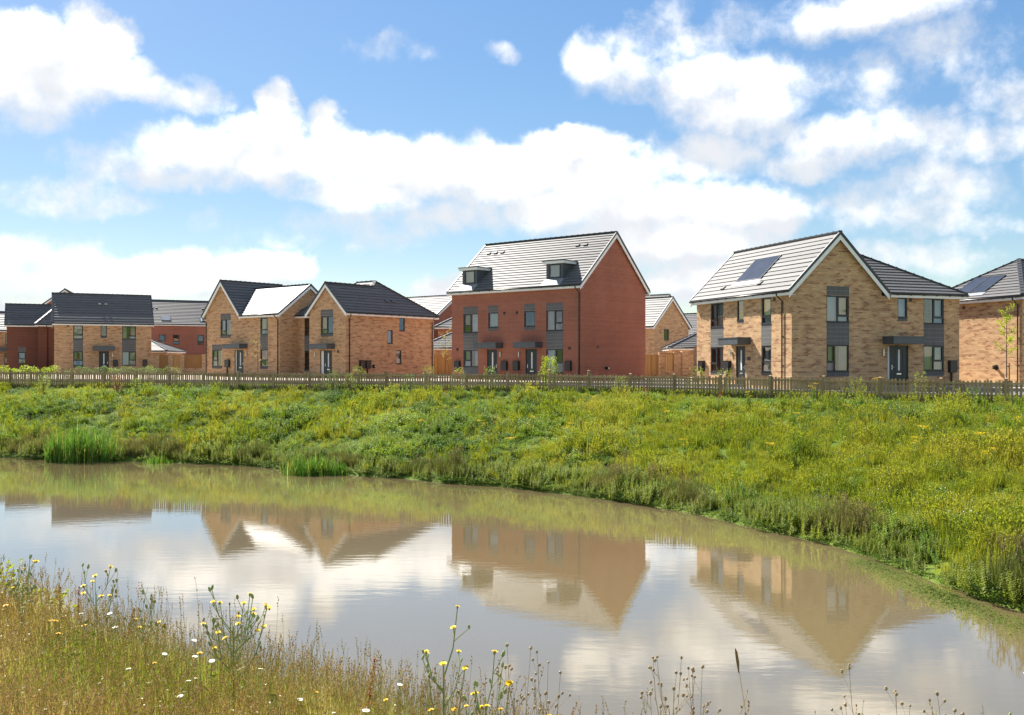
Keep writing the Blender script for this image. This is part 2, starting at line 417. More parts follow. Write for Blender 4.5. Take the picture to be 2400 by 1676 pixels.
# ------------------------------------------------------------------ mesh helpers
class MB:
    def __init__(s): s.v = []; s.f = []; s.uv = []; s.mi = []; s.has_uv = False
    def vert(s, p, uv=(0, 0)): s.v.append(tuple(p)); s.uv.append(uv); return len(s.v) - 1
    def face(s, idx, mi=0): s.f.append(tuple(idx)); s.mi.append(mi)
    def poly(s, pts, uvs=None, mi=0):
        if uvs: s.has_uv = True
        i = [s.vert(p, uvs[k] if uvs else (0, 0)) for k, p in enumerate(pts)]
        s.face(i, mi)
    def box8(s, c, mi=0):
        """c: 8 corners, bottom ring ccw then top ring ccw"""
        i = [s.vert(p) for p in c]
        for q in ((3, 2, 1, 0), (4, 5, 6, 7), (0, 1, 5, 4), (1, 2, 6, 5), (2, 3, 7, 6), (3, 0, 4, 7)):
            s.face([i[k] for k in q], mi)
    def box(s, x0, x1, y0, y1, z0, z1, mi=0):
        s.box8([(x0, y0, z0), (x1, y0, z0), (x1, y1, z0), (x0, y1, z0), (x0, y0, z1), (x1, y0, z1), (x1, y1, z1), (x0, y1, z1)], mi)
    def beam(s, p, q, w, h, up=(0, 0, 1), mi=0):
        """box from p to q; w across, h along up; p,q are the centre of the top face line"""
        p, q, up = Vector(p), Vector(q), Vector(up)
        d = (q - p).normalized(); side = d.cross(up).normalized(); upv = side.cross(d).normalized()
        a = side * (w / 2); b = upv * h
        s.box8([p - a - b, q - a - b, q + a - b, p + a - b, p - a, q - a, q + a, p + a], mi)
    def tube(s, pts, rads, n=6, mi=0, cap=True):
        pts = [Vector(p) for p in pts]
        if not isinstance(rads, (list, tuple)): rads = [rads] * len(pts)
        rings = []
        for i, p in enumerate(pts):
            d = (pts[min(i + 1, len(pts) - 1)] - pts[max(i - 1, 0)]).normalized()
            a = d.cross(Vector((0, 0, 1)) if abs(d.z) < 0.9 else Vector((1, 0, 0))).normalized(); b = d.cross(a)
            rings.append([s.vert(p + (a * math.cos(2 * math.pi * k / n) + b * math.sin(2 * math.pi * k / n)) * rads[i]) for k in range(n)])
        for i in range(len(rings) - 1):
            for k in range(n):
                s.face((rings[i][k], rings[i][(k + 1) % n], rings[i + 1][(k + 1) % n], rings[i + 1][k]), mi)
        if cap:
            s.face(rings[0][::-1], mi); s.face(rings[-1], mi)
    def mesh(s, name, mats, smooth=False):
        me = bpy.data.meshes.new(name)
        me.from_pydata(s.v, [], s.f)
        for m in (mats if isinstance(mats, (list, tuple)) else [mats]): me.materials.append(M[m] if isinstance(m, str) else m)
        if any(s.mi): me.polygons.foreach_set('material_index', s.mi)
        if s.has_uv:
            l = me.uv_layers.new(name='UVMap')
            li = np.zeros(len(me.loops), dtype=np.int32); me.loops.foreach_get('vertex_index', li)
            l.data.foreach_set('uv', np.array(s.uv, dtype=np.float32)[li].ravel())
        if smooth: me.polygons.foreach_set('use_smooth', [True] * len(me.polygons))
        me.update()
        return me
    def obj(s, name, mats, parent=None, smooth=False):
        o = bpy.data.objects.new(name, s.mesh(name, mats, smooth)); col.objects.link(o)
        o.parent = parent
        return o

def tag(o, label=None, cat=None, group=None, kind=None):
    if label: o['label'] = label
    if cat: o['category'] = cat
    if group: o['group'] = group
    if kind: o['kind'] = kind
    return o
def empty(name, loc, rz=0.0):
    o = bpy.data.objects.new(name, None); col.objects.link(o)
    o.location = loc; o.rotation_euler = (0, 0, rz); o.empty_display_size = 0.3
    return o
def copy_tree(o, parent=None):
    c = o.copy(); col.objects.link(c)
    if parent is not None: c.parent = parent
    for ch in list(o.children): copy_tree(ch, c)
    return c

# ------------------------------------------------------------------ terrain
WATER_Z = CAM_Z - 4.65
SHORE_FAR = [(-75, 50.5), (-45, 49.0), (-25.02, 46.92), (-21.27, 45.3), (-15.95, 44.52), (-11.68, 43.0), (-8.9, 40.6), (-7.13, 39.7), (-4.12, 38.18), (-2.55, 36.84), (-0.54, 35.95), (1.84, 33.75), (3.28, 32.49), (5.29, 29.89), (6.1, 28.6), (6.9, 26.5), (7.58, 25.6), (8.25, 24.0), (8.62, 22.07), (8.95, 20.3), (9.1, 18.9), (9.7, 17.6), (10.6, 15.5), (10.9, 12.5)]
SHORE_NEAR = [(9.0, 9.6), (5.0, 8.6), (0.0, 8.6), (-3.5, 10.0), (-6.5, 12.0), (-11, 15.0), (-18, 17.5), (-30, 19.5), (-45, 22), (-75, 30)]
POND = SHORE_FAR + SHORE_NEAR
FENCE_R = [(19.32 + 4 * 1.94, 36.5 - 4 * 1.416), (19.32, 36.5), (3.80, 47.83), (1.93, 49.2)]
FENCE_L = [(1.93, 49.2), (-34.2, 60.0)]
FENCE = [(-80, 70.0), (-34.2, 60.0), (1.93, 49.2), (19.32, 36.5), (27.08, 30.84)]
CREST = [(60, 4), (12, 4.6), (5, 3.6), (1.4, 3.6), (0, 3.95), (-1.6, 5.1), (-3.2, 6.3), (-5, 7.6), (-9, 9.6), (-16, 11.6), (-30, 13.5), (-80, 18)]
RING = FENCE + [(40, 24), (60, 12)] + CREST[0:]

def seg_dist(Px, Py, poly, closed=False):
    d = np.full(Px.shape, 1e9)
    pts = list(poly) + ([poly[0]] if closed else [])
    for (x0, y0), (x1, y1) in zip(pts[:-1], pts[1:]):
        vx, vy = x1 - x0, y1 - y0
        t = np.clip(((Px - x0) * vx + (Py - y0) * vy) / (vx * vx + vy * vy), 0, 1)
        d = np.minimum(d, np.hypot(Px - x0 - t * vx, Py - y0 - t * vy))
    return d
def inside(Px, Py, poly):
    r = np.zeros(Px.shape, dtype=bool)
    n = len(poly)
    for i in range(n):
        x0, y0 = poly[i]; x1, y1 = poly[(i + 1) % n]
        if y0 == y1: continue
        c = ((y0 > Py) != (y1 > Py)) & (Px < (x1 - x0) * (Py - y0) / (y1 - y0) + x0)
        r ^= c
    return r
def lumps(x, y):
    return 0.09 * np.sin(x * 0.9 + 1.3 * np.sin(y * 0.5)) * np.sin(y * 0.8 + 0.7) + 0.05 * np.sin(x * 2.3 + y * 1.7) + 0.04 * np.sin(x * 3.9 - y * 2.6)
def ground_z(x, y):
    x = np.asarray(x, dtype=float); y = np.asarray(y, dtype=float)
    dS = seg_dist(x, y, POND, True)
    dH = np.minimum(seg_dist(x, y, FENCE), seg_dist(x, y, CREST))
    drop = 0.10 * np.clip((x - 2.0) / 17.0, 0, 1.3)
    top = np.where(y < 16, -0.42, -0.12 - drop)
    inp = inside(x, y, POND); ring = inside(x, y, RING) & ~inp
    t = dS / (dS + dH + 1e-6)
    t = t ** 0.86
    zr = WATER_Z + 0.04 + (top - WATER_Z - 0.04) * t + lumps(x, y) * np.clip(t * 4, 0, 1) * np.clip((1 - t) * 6, 0, 1)
    zp = WATER_Z - np.minimum(0.9, 0.03 + dS * 0.35)
    far = np.where(y > 16, np.clip((y - 55) * 0.004, 0, 0.16) - (0.12 + drop) * np.exp(-dH / 1.5), -0.42 + 0.15 * (1 - np.exp(-dH / 3.0)))
    z = np.where(inp, zp, np.where(ring, zr, far))
    return z

def axis(a, b, step, far):
    r = [a + i * step for i in range(int((b - a) / step) + 1)]
    s = step; lo = [a]; hi = [r[-1]]
    while hi[-1] < far: s *= 1.6; hi.append(hi[-1] + s)
    s = step
    while lo[-1] > -far: s *= 1.6; lo.append(lo[-1] - s)
    return np.array(lo[:0:-1] + r + hi[1:])
gx = axis(-45, 34, 0.6, 6000); gy = axis(-6, 66, 0.6, 9000)
GX, GY = np.meshgrid(gx, gy)
GZ = ground_z(GX, GY)
nx, ny = len(gx), len(gy)
vv = np.stack([GX.ravel(), GY.ravel(), GZ.ravel()], 1)
ii = (np.arange(ny - 1)[:, None] * nx + np.arange(nx - 1)[None, :]).ravel()
ff = np.stack([ii, ii + 1, ii + nx + 1, ii + nx], 1)
gm = bpy.data.meshes.new('ground')
gm.from_pydata(vv.tolist(), [], ff.tolist())
gm.materials.append(M['ground'])
gm.polygons.foreach_set('use_smooth', [True] * len(gm.polygons))
ground = bpy.data.objects.new('ground', gm); col.objects.link(ground)
tag(ground, 'grassy ground and sloping pond banks', kind='structure')

wm = MB()
wm.poly([(x, y, WATER_Z) for x, y in [(-90, 6), (14, 6), (14, 53), (-90, 53)]])
tag(wm.obj('water', 'water'), 'still brown pond water reflecting houses and clouds', kind='structure')

# paving strip and road behind the fence
def strip(name, mat, line, o0, o1, z, label):
    m = MB()
    pts = [Vector((x, y, 0)) for x, y in line]
    L = []; Rr = []
    for i, p in enumerate(pts):
        d = (pts[min(i + 1, len(pts) - 1)] - pts[max(i - 1, 0)]).normalized()
        n = Vector((-d.y, d.x, 0))
        L.append(p + n * o0); Rr.append(p + n * o1)
    for i in range(len(pts) - 1):
        q = [L[i], L[i + 1], Rr[i + 1], Rr[i]]
        m.poly([(p.x, p.y, z) for p in q])
    return tag(m.obj(name, mat), label, kind='structure')
ROADLINE = [(-80, 70.0), (-34.2, 60.0), (-4, 51.1), (1.0, 49.3), (4.5, 47.3), (19.32, 36.5), (32, 27.2)]
strip('pavement', 'paving', ROADLINE, 1.0, 2.9, 0.046, 'pale paved footpath behind the picket fence')
strip('road', 'asphalt', ROADLINE, 3.1, 8.0, 0.042, 'grey asphalt estate road behind the picket fence')

strip('bounce_paving', 'setts', ROADLINE, 8.2, 75.0, 0.19, 'tan drive paving, added unseen to bounce light onto house fronts')  # paving sheet added to throw warm fill onto the shaded fronts

def kerb(line, o0, o1, z0, z1, label):
    m = MB(); pts = [Vector((x, y, 0)) for x, y in line]; A_ = []; B_ = []
    for i, p in enumerate(pts):
        d = (pts[min(i + 1, len(pts) - 1)] - pts[max(i - 1, 0)]).normalized(); n = Vector((-d.y, d.x, 0))
        A_.append(p + n * o0); B_.append(p + n * o1)
    for i in range(len(pts) - 1):
        q = [A_[i], A_[i + 1], B_[i + 1], B_[i]]
        m.box8([(p.x, p.y, z0) for p in q] + [(p.x, p.y, z1) for p in q])
    tag(m.obj('kerb', 'paving'), label, kind='structure')
kerb(ROADLINE, 8.0, 8.2, -.3, .194, 'raised kerb along the far side of the estate road')
kerb(ROADLINE, .9, 1.0, -.4, .052, 'low edging along the fence side of the footpath')
kerb(ROADLINE, 2.9, 3.1, -.3, .05, 'flush kerb between footpath and estate road')

# ------------------------------------------------------------------ house kit
def clip_s(poly, s0, s1):
    def half(pl, keep, cross):
        out = []
        for i in range(len(pl)):
            a, b = pl[i], pl[(i + 1) % len(pl)]
            ka, kb = keep(a), keep(b)
            if ka: out.append(a)
            if ka != kb: out.append(cross(a, b))
        return out
    def cr(lim):
        return lambda a, b: (a[0] + (b[0] - a[0]) * (lim - a[1]) / (b[1] - a[1]), lim)
    p = half(poly, lambda q: q[1] >= s0 - 1e-9, cr(s0))
    if len(p) > 2: p = half(p, lambda q: q[1] <= s1 + 1e-9, cr(s1))
    return p if len(p) > 2 else None

class Wall:
    def __init__(s, p0, p1):
        s.p0 = Vector((*p0, 0)); s.p1 = Vector((*p1, 0))
        s.L = (s.p1 - s.p0).length; s.u = (s.p1 - s.p0) / s.L; s.n = Vector((s.u.y, -s.u.x, 0))
    def at(s, u, o, z):
        p = s.p0 + s.u * u + s.n * o
        return (p.x, p.y, z)
    def box(s, mb, u0, u1, o0, o1, z0, z1, mi=0):
        a = s.at
        mb.box8([a(u0, o1, z0), a(u1, o1, z0), a(u1, o0, z0), a(u0, o0, z0), a(u0, o1, z1), a(u1, o1, z1), a(u1, o0, z1), a(u0, o0, z1)], mi)

class House:
    def __init__(s, name, x, y, z, ang, mat, label, cat='house'):
        s.root = empty(name, (x, y, z), R(ang)); tag(s.root, label, cat); s.mat = mat
        s.deck = MB(); s.courses = []; s.roof = None; s.extra = []
        s.rng = random.Random(hash(label) % 9999 if False else len(label) * 31 + int(abs(x) * 10))
    # --- walls
    def wall(s, p0, p1, z1, holes=(), gable=None, z0=-0.5, mat=None, uoff=0.0):
        w = Wall(p0, p1); m = MB(); m.has_uv = True; D = 0.13
        us = sorted({0.0, w.L} | {h[0] for h in holes} | {h[1] for h in holes})
        zs = sorted({z0, z1} | {h[2] for h in holes} | {h[3] for h in holes})
        for a, b in zip(us[:-1], us[1:]):
            for c, d in zip(zs[:-1], zs[1:]):
                mu, mz = (a + b) / 2, (c + d) / 2
                if any(h[0] < mu < h[1] and h[2] < mz < h[3] for h in holes): continue
                m.poly([w.at(a, 0, c), w.at(b, 0, c), w.at(b, 0, d), w.at(a, 0, d)], [(a + uoff, c + .5), (b + uoff, c + .5), (b + uoff, d + .5), (a + uoff, d + .5)])
        for (a, b, c, d) in [h[:4] for h in holes]:
            for q in (((a, 0, c), (a, 0, d), (a, -D, d), (a, -D, c)), ((b, 0, d), (b, 0, c), (b, -D, c), (b, -D, d)), ((a, 0, d), (b, 0, d), (b, -D, d), (a, -D, d)), ((b, 0, c), (a, 0, c), (a, -D, c), (b, -D, c))):
                m.poly([w.at(*p) for p in q], [(p[0] + uoff + p[1], p[2] + .5 + p[1] * .3) for p in q])
        if gable:
            pts = [(0, z1)] + [(w.L, z1)] + list(gable)
            m.poly([w.at(u, 0, z) for u, z in pts], [(u + uoff, z + .5) for u, z in pts])
        w.obj = m.obj('wall', mat or s.mat, s.root)
        return w
    def panel(s, w, u0, u1, z0, z1, mat='soldier'):
        m = MB(); m.has_uv = True
        o = 0.006
        q = [(u0, z0), (u1, z0), (u1, z1), (u0, z1)]
        m.poly([w.at(u, o, z) for u, z in q], [(u - u0 + .005, z - z1 + 20.25) for u, z in q])
        for (a, b) in ((0, 1), (1, 2), (2, 3), (3, 0)):
            m.poly([w.at(q[a][0], -.03, q[a][1]), w.at(q[b][0], -.03, q[b][1]), w.at(q[b][0], o, q[b][1]), w.at(q[a][0], o, q[a][1])], [(0, 0), (1, 0), (1, .02), (0, .02)])
        return m.obj('soldier_panel' if mat == 'soldier' else 'cladding_panel', mat, s.root)
    def window(s, w, u0, u1, z0, z1, cols=((1, None),), dress=None, ajar=None):
        ft = 0.058; fo = (-0.10, -0.035)
        m = MB()
        w.box(m, u0, u1, fo[0], fo[1], z1 - ft, z1); w.box(m, u0, u1, fo[0], fo[1], z0, z0 + ft)
        w.box(m, u0, u0 + ft, fo[0], fo[1], z0 + ft, z1 - ft); w.box(m, u1 - ft, u1, fo[0], fo[1], z0 + ft, z1 - ft)
        tot = sum(c[0] for c in cols); u = u0; panes = []
        for i, (wd, tr) in enumerate(cols):
            a = u; b = u + (u1 - u0) * wd / tot; u = b
            if i: w.box(m, a - ft * .55, a + ft * .55, fo[0], fo[1] + .004, z0 + ft, z1 - ft)
            ia = a + (ft if i == 0 else ft * .55); ib = b - (ft if i == len(cols) - 1 else ft * .55)
            lo, hi = z0 + ft, z1 - ft
            if tr is None:
                panes.append((ia, ib, lo, hi, False))
            else:
                zt = z0 + (z1 - z0) * tr
                w.box(m, ia, ib, fo[0], fo[1] + .004, zt - ft * .55, zt + ft * .55)
                panes.append((ia, ib, lo, zt - ft * .55, False)); panes.append((ia, ib, zt + ft * .55, hi, True))
        win = m.obj('window', 'frame', s.root)
        for (a, b, c, d, case) in panes:
            if case:                      # opening light: a slimmer sash inside the frame
                m = MB(); t = .038; o0, o1 = -.092, -.022
                w.box(m, a, b, o0, o1, d - t, d); w.box(m, a, b, o0, o1, c, c + t); w.box(m, a, a + t, o0, o1, c + t, d - t); w.box(m, b - t, b, o0, o1, c + t, d - t)
                m.obj('sash', 'frame', win); a += t; b -= t; c += t; d -= t
            m = MB(); m.poly([w.at(a, -.068, c), w.at(b, -.068, c), w.at(b, -.068, d), w.at(a, -.068, d)])
            m.obj('pane', 'glass', win)
        m = MB(); w.box(m, u0 - .01, u1 + .01, -.05, .035, z0 - .035, z0 + .004); m.obj('sill', 'frame', win)
        if dress == 'blind':
            m = MB(); w.box(m, u0 + .03, u1 - .03, -.20, -.19, z0 + .03, z1 - .03); m.obj('blind', 'blind', win)
        elif dress:
            spans = {'curtain': ((0.0, .34), (.66, 1.0)), 'full': ((0.0, 1.0),), 'right': ((.5, 1.0),), 'left': ((0.0, .38),)}[dress]
            for (f0, f1) in spans:
                m = MB(); a = u0 + (u1 - u0) * f0; b = u0 + (u1 - u0) * f1; n = max(4, int((b - a) / .035)); prev = None
                for k in range(n + 1):
                    uu = a + (b - a) * k / n; oo = -.22 + (.02 if k % 2 else -.02)
                    cur = (m.vert(w.at(uu, oo, z0 + .01)), m.vert(w.at(uu, oo, z1 - .02)))
                    if prev: m.face((prev[0], cur[0], cur[1], prev[1]))
                    prev = cur
                m.obj('curtain', 'curtain', win)
        return win
    def door(s, w, u0, u1, ztop, side=None, light=0.5):
        """side: width of a glazed side light on the left of the door"""
        m = MB(); ft = .05; z0 = .05; a = u0 + (side or 0)
        w.box(m, u0, u1, -.11, -.04, ztop - ft, ztop); w.box(m, u0, u0 + ft, -.11, -.04, z0, ztop - ft); w.box(m, u1 - ft, u1, -.11, -.04, z0, ztop - ft)
        w.box(m, u0, u1, -.11, -.02, -.05, z0)
        if side: w.box(m, a - ft * .6, a + ft * .6, -.11, -.04, z0, ztop - ft)
        w.box(m, a + ft, u1 - ft, -.10, -.06, z0, ztop - ft)
        gw = .11; gu = a + (u1 - a) * light; zt = ztop - ft
        for k in (-1, 1):                 # raised mouldings of the leaf
            cu = gu + k * .24
            w.box(m, cu - .008, cu + .008, -.062, -.050, .3, zt - .15)
        d = m.obj('door', 'door', s.root)
        if side:
            m = MB(); m.poly([w.at(u0 + ft, -.07, z0), w.at(a - ft * .6, -.07, z0), w.at(a - ft * .6, -.07, zt), w.at(u0 + ft, -.07, zt)]); m.obj('side_light', 'curtain', d)
        m = MB(); w.box(m, gu - gw / 2, gu + gw / 2, -.06, -.054, .95, zt - .16); m.obj('glazing', 'curtain', d)
        
        m = MB(); w.box(m, gu - .14, gu + .14, -.06, -.045, .74, .81); m.obj('letter_plate', 'steel', d)
        m = MB(); hu = a + .12 if light >= .5 else u1 - .12
        w.box(m, hu - .02, hu + .02, -.06, -.05, 1.0, 1.22); m.tube([w.at(hu, -.05, 1.11), w.at(hu, .005, 1.11), w.at(hu + (.1 if light >= .5 else -.1), .005, 1.11)], .011, 6); m.obj('handle', 'steel', d)
        return d
    def canopy(s, w, u0, u1, z0=2.32, z1=2.70, out=.80):
        m = MB()
        w.box(m, u0, u1, 0.002, out, z0, z1 - .05)
        w.box(m, u0 - .025, u1 + .025, 0.002, out + .03, z1 - .05, z1)
        w.box(m, u0 + .02, u1 - .02, .02, out - .02, z0 - .012, z0)
        c = m.obj('door_canopy', 'canopy', s.root)
        return c
    def lamp(s, w, u, z):
        m = MB(); w.box(m, u - .03, u + .03, 0, .03, z - .05, z + .05)
        a = w.at(u, .075, z - .17); b = w.at(u, .075, z + .17); m.tube([a, b], .036, 10)
        w.box(m, u - .012, u + .012, .03, .06, z - .015, z + .015)
        m.obj('wall_lamp', 'steel', s.root)
    def meter(s, w, u0, u1, z0, z1, pipe=True):
        m = MB(); w.box(m, u0, u1, .004, .16, z0, z1); w.box(m, u0 + .02, u1 - .02, .16, .178, z0 + .02, z1 - .02)
        w.box(m, u0 - .01, u1 + .01, .002, .19, z1, z1 + .015)
        o = m.obj('meter_box', 'gutter', s.root)
        if pipe:
            m = MB(); c = (u0 + u1) / 2 - .06; w.box(m, c - .03, c + .03, .03, .11, -.1, z0); m.obj('pipe_cover', 'gutter', o)
    def vent(s, w, u, z, r=.085):
        m = MB(); w.box(m, u - r, u + r, .004, .03, z - r, z + r)
        for k in range(3): w.box(m, u - r, u + r, .03, .042, z - r * .8 + k * r * .6, z - r * .5 + k * r * .6)
        m.obj('wall_vent', 'gutter', s.root)
    def flue(s, w, u, z):
        m = MB(); m.tube([w.at(u, 0, z), w.at(u, .02, z), w.at(u, .021, z)], [.15, .15, .10], 14)
        m.tube([w.at(u, 0, z), w.at(u, .20, z)], [.075, .075], 14); m.tube([w.at(u, .14, z), w.at(u, .17, z)], [.11, .11], 14)
        o = m.obj('boiler_flue', 'gutter', s.root)
        m = MB(); m.tube([w.at(u, .201, z), w.at(u, .215, z)], [.05, .05], 12); m.obj('flue_tip', 'steel', o)
    def downpipe(s, w, u, ztop, over=.30):
        m = MB()
        m.tube([w.at(u - .12, over + .03, ztop + .02), w.at(u - .10, over + .02, ztop - .12), w.at(u, .06, ztop - .42), w.at(u, .06, -.3)], .036, 8)
        for z in (ztop - .5, ztop * .55, ztop * .25): w.box(m, u - .05, u + .05, 0, .06, z - .015, z + .015)
        m.obj('downpipe', 'gutter', s.root, True)
    # --- roof
    def slope(s, A, B, up, poly, gauge=0.335):
        """A,B: ends of the eave line; up: 3D direction up the slope; poly in (along, up-slope) metres"""
        A, B, up = Vector(A), Vector(B), Vector(up).normalized()
        u = (B - A).normalized(); n = u.cross(up).normalized()
        P = lambda q, o: A + u * q[0] + up * q[1] + n * o
        top = [P(q, 0) for q in poly]; bot = [P(q, -.07) for q in poly]
        s.deck.poly(top); s.deck.poly(bot[::-1])
        for i in range(len(poly)):
            j = (i + 1) % len(poly); s.deck.poly([bot[i], bot[j], top[j], top[i]])
        smax = max(q[1] for q in poly); k = 0; lo = 0.0
        while lo < smax - 0.02:
            hi = min(lo + gauge, smax)
            pl = clip_s(poly, lo, hi)
            if pl:
                m = MB(); jit = s.rng.uniform(-.003, .003)
                off = lambda q: .058 + jit - .042 * (q[1] - lo) / gauge
                t = [m.vert(P(q, off(q))) for q in pl]; b = [m.vert(P(q, .001)) for q in pl]
                m.face(t)
                for i in range(len(pl)):
                    j = (i + 1) % len(pl); m.face((b[i], b[j], t[j], t[i]))
                s.courses.append(m)
            lo = hi; k += 1
        return P
    def close_roof(s):
        s.roof = s.deck.obj('roof', 'tile', s.root)
        for m in s.courses: m.obj('tile_course', 'tile', s.roof)
        for fn in s.extra: fn()
    def cap(s, p, q, w=.22, h=.07):
        def f():
            m = MB(); p_, q_ = Vector(p), Vector(q); L = (q_ - p_).length; n = max(1, int(L / .45)); d = (q_ - p_) / n
            m.beam(p_ + Vector((0, 0, .09)), q_ + Vector((0, 0, .09)), w, h)
            for k in range(n):
                a = p_ + d * k + Vector((0, 0, .115)); m.beam(a, a + d * .16, w * .8, .05)
            m.obj('ridge_cap', 'ridge', s.roof)
        s.extra.append(f)
    def verge(s, p, q, out):
        """bargeboard under the sloping roof edge p->q; out: outward horizontal direction"""
        p, q, out = Vector(p), Vector(q), Vector(out).normalized()
        def f():
            m = MB(); o = out * .005
            d = (q - p).normalized(); dn = Vector((0, 0, -1))
            a, b = p - o * 6, q - o * 6
            h = .25 / max(.4, math.hypot(d.x, d.y))
            t = out * .028
            m.box8([a + dn * h, b + dn * h, b + dn * h + t, a + dn * h + t, a + dn * .03, b + dn * .03, b + dn * .03 + t, a + dn * .03 + t])
            m.obj('bargeboard', 'white', s.root)
            m = MB(); t2 = out * .05; up = Vector((0, 0, 1)); a = p - out * .06; b = q - out * .06; t3 = out * .09
            m.box8([a - up * .045, b - up * .045, b - up * .045 + t3, a - up * .045 + t3, a + up * .10, b + up * .10, b + up * .10 + t3, a + up * .10 + t3])
            m.obj('verge_cap', 'ridge', s.roof)
            # underside of the overhang
            m = MB(); i = -out * .32
            m.poly([p + dn * .12, q + dn * .12, q + dn * .12 + i, p + dn * .12 + i]); m.obj('verge_soffit', 'white', s.root)
        s.extra.append(f)
    def eave(s, A, B, inward, over=.30, gut=True, box_ends=(True, True)):
        """fascia, soffit and gutter along an eave line A->B (top of roof edge)"""
        A, B, inn = Vector(A), Vector(B), Vector(inward).normalized()
        dn = Vector((0, 0, -1)); d = (B - A).normalized()
        def f():
            m = MB(); t = inn * .022
            a, b = A + dn * .03, B + dn * .03
            m.box8([a + dn * .19, b + dn * .19, b + dn * .19 + t, a + dn * .19 + t, a, b, b + t, a + t]); fo = m.obj('fascia', 'white', s.root)
            m = MB(); i = inn * (over + .02); z = dn * .205
            a2, b2 = A + z + inn * .024, B + z + inn * .024
            m.box8([a2 + dn * .012, b2 + dn * .012, b2 + i + dn * .012, a2 + i + dn * .012, a2, b2, b2 + i, a2 + i]); m.obj('soffit', 'white', s.root)
            if gut:
                g = A - inn * .045 + dn * .05; h = B - inn * .045 + dn * .05
                m = MB(); m.tube([g, h], .047, 8); gu = m.obj('gutter', 'gutter', s.root, True)
                L = (B - A).length; n = int(L / .9); m = MB()
                for k in range(n + 1):
                    c = A + d * (L * (k + .5) / (n + 1)) - inn * .04 + dn * .05
                    m.beam(c - d * .02 + Vector((0, 0, .02)), c + d * .02 + Vector((0, 0, .02)), .12, .085)
                tag(m.obj('gutter_brackets', 'gutter', gu), kind='stuff')
        s.extra.append(f)
    def box_end(s, w_out, p, q, zt, zb):
        pass
    def tile_vent(s, P, q):
        def f():
            m = MB(); c = Vector(P(q, .07)); u = (Vector(P((q[0] + 1, q[1]), 0)) - Vector(P(q, 0))).normalized(); up = (Vector(P((q[0], q[1] + 1), 0)) - Vector(P(q, 0))).normalized(); n = u.cross(up)
            a = u * .14; b = up * .13
            m.box8([c - a - b - n * .06, c + a - b - n * .06, c + a + b - n * .06, c - a + b - n * .06, c - a - b + n * .05, c + a - b + n * .05, c + a + b + n * .01, c - a + b + n * .01])
            m.obj('roof_vent', 'ridge', s.roof)
        s.extra.append(f)
    def solar(s, P, u0, u1, s0, s1, split=1):
        def f():
            for k in range(split):
                a = u0 + (u1 - u0) * k / split + .012; b = u0 + (u1 - u0) * (k + 1) / split - .012
                m = MB(); q = [(a, s0), (b, s0), (b, s1), (a, s1)]
                m.box8([P(x, .03) for x in q] + [P(x, .085) for x in q]); o = m.obj('solar_panel', 'solar', s.roof)
                m = MB(); t = .025
                for qq in (((a, s0), (b, s0), (b, s0 + t), (a, s0 + t)), ((a, s1 - t), (b, s1 - t), (b, s1), (a, s1)), ((a, s0 + t), (a + t, s0 + t), (a + t, s1 - t), (a, s1 - t)), ((b - t, s0 + t), (b, s0 + t), (b, s1 - t), (b - t, s1 - t))):
                    m.box8([P(x, .05) for x in qq] + [P(x, .095) for x in qq])
                m.obj('panel_frame', 'frame', o)
            m = MB(); q = [(u0 - .12, s0 - .36), (u1 + .12, s0 - .36), (u1 + .12, s0 - .02), (u0 - .12, s0 - .02)]
            m.box8([P(x, .02) for x in q] + [P(x, .064) for x in q]); m.obj('flashing', 'lead', s.roof)
        s.extra.append(f)
    def floors(s, x0, x1, y0, y1, z):
        """plain dark rooms seen through the glass: inner lining and the upper floor"""
        m = MB()
        m.box(x0 + .3, x1 - .3, y0 + .3, y1 - .3, 2.42, 2.5); m.box(x0 + .3, x1 - .3, y0 + .3, y1 - .3, .0, .06); m.box(x0 + .15, x1 - .15, y0 + .15, y1 - .15, z - .06, z - .02)
        m.box((x0 + x1) / 2 - .05, (x0 + x1) / 2 + .05, y0 + .3, y1 - .3, .06, z - .06)
        m.obj('inner_floor', 'dark_room', s.root)

def gable_x(h, x0, x1, y0, y1, ze, tan, o=.30, vo=.20, verges=(1, 1), eaves=(1, 1), gauge=.335, back=True):
    """ridge along x"""
    hd = (y1 - y0) / 2 + o; c = 1 / math.hypot(1, tan); S = hd / c; L = x1 - x0 + 2 * vo; ym = (y0 + y1) / 2; zr = ze + hd * tan
    rect = [(0, 0), (L, 0), (L, S), (0, S)]
    P = h.slope((x0 - vo, y0 - o, ze), (x1 + vo, y0 - o, ze), (0, 1, tan), rect, gauge)
    if back: h.slope((x1 + vo, y1 + o, ze), (x0 - vo, y1 + o, ze), (0, -1, tan), rect, gauge)
    h.cap((x0 - vo, ym, zr), (x1 + vo, ym, zr))
    for k, (xx, sg) in enumerate(((x0 - vo, -1), (x1 + vo, 1))):
        if verges[k]:
            h.verge((xx, y0 - o, ze), (xx, ym, zr), (sg, 0, 0)); h.verge((xx, y1 + o, ze), (xx, ym, zr), (sg, 0, 0))
    if eaves[0]: h.eave((x0 - vo, y0 - o, ze), (x1 + vo, y0 - o, ze), (0, 1, 0), o)
    if eaves[1]: h.eave((x1 + vo, y1 + o, ze), (x0 - vo, y1 + o, ze), (0, -1, 0), o)
    return P, zr
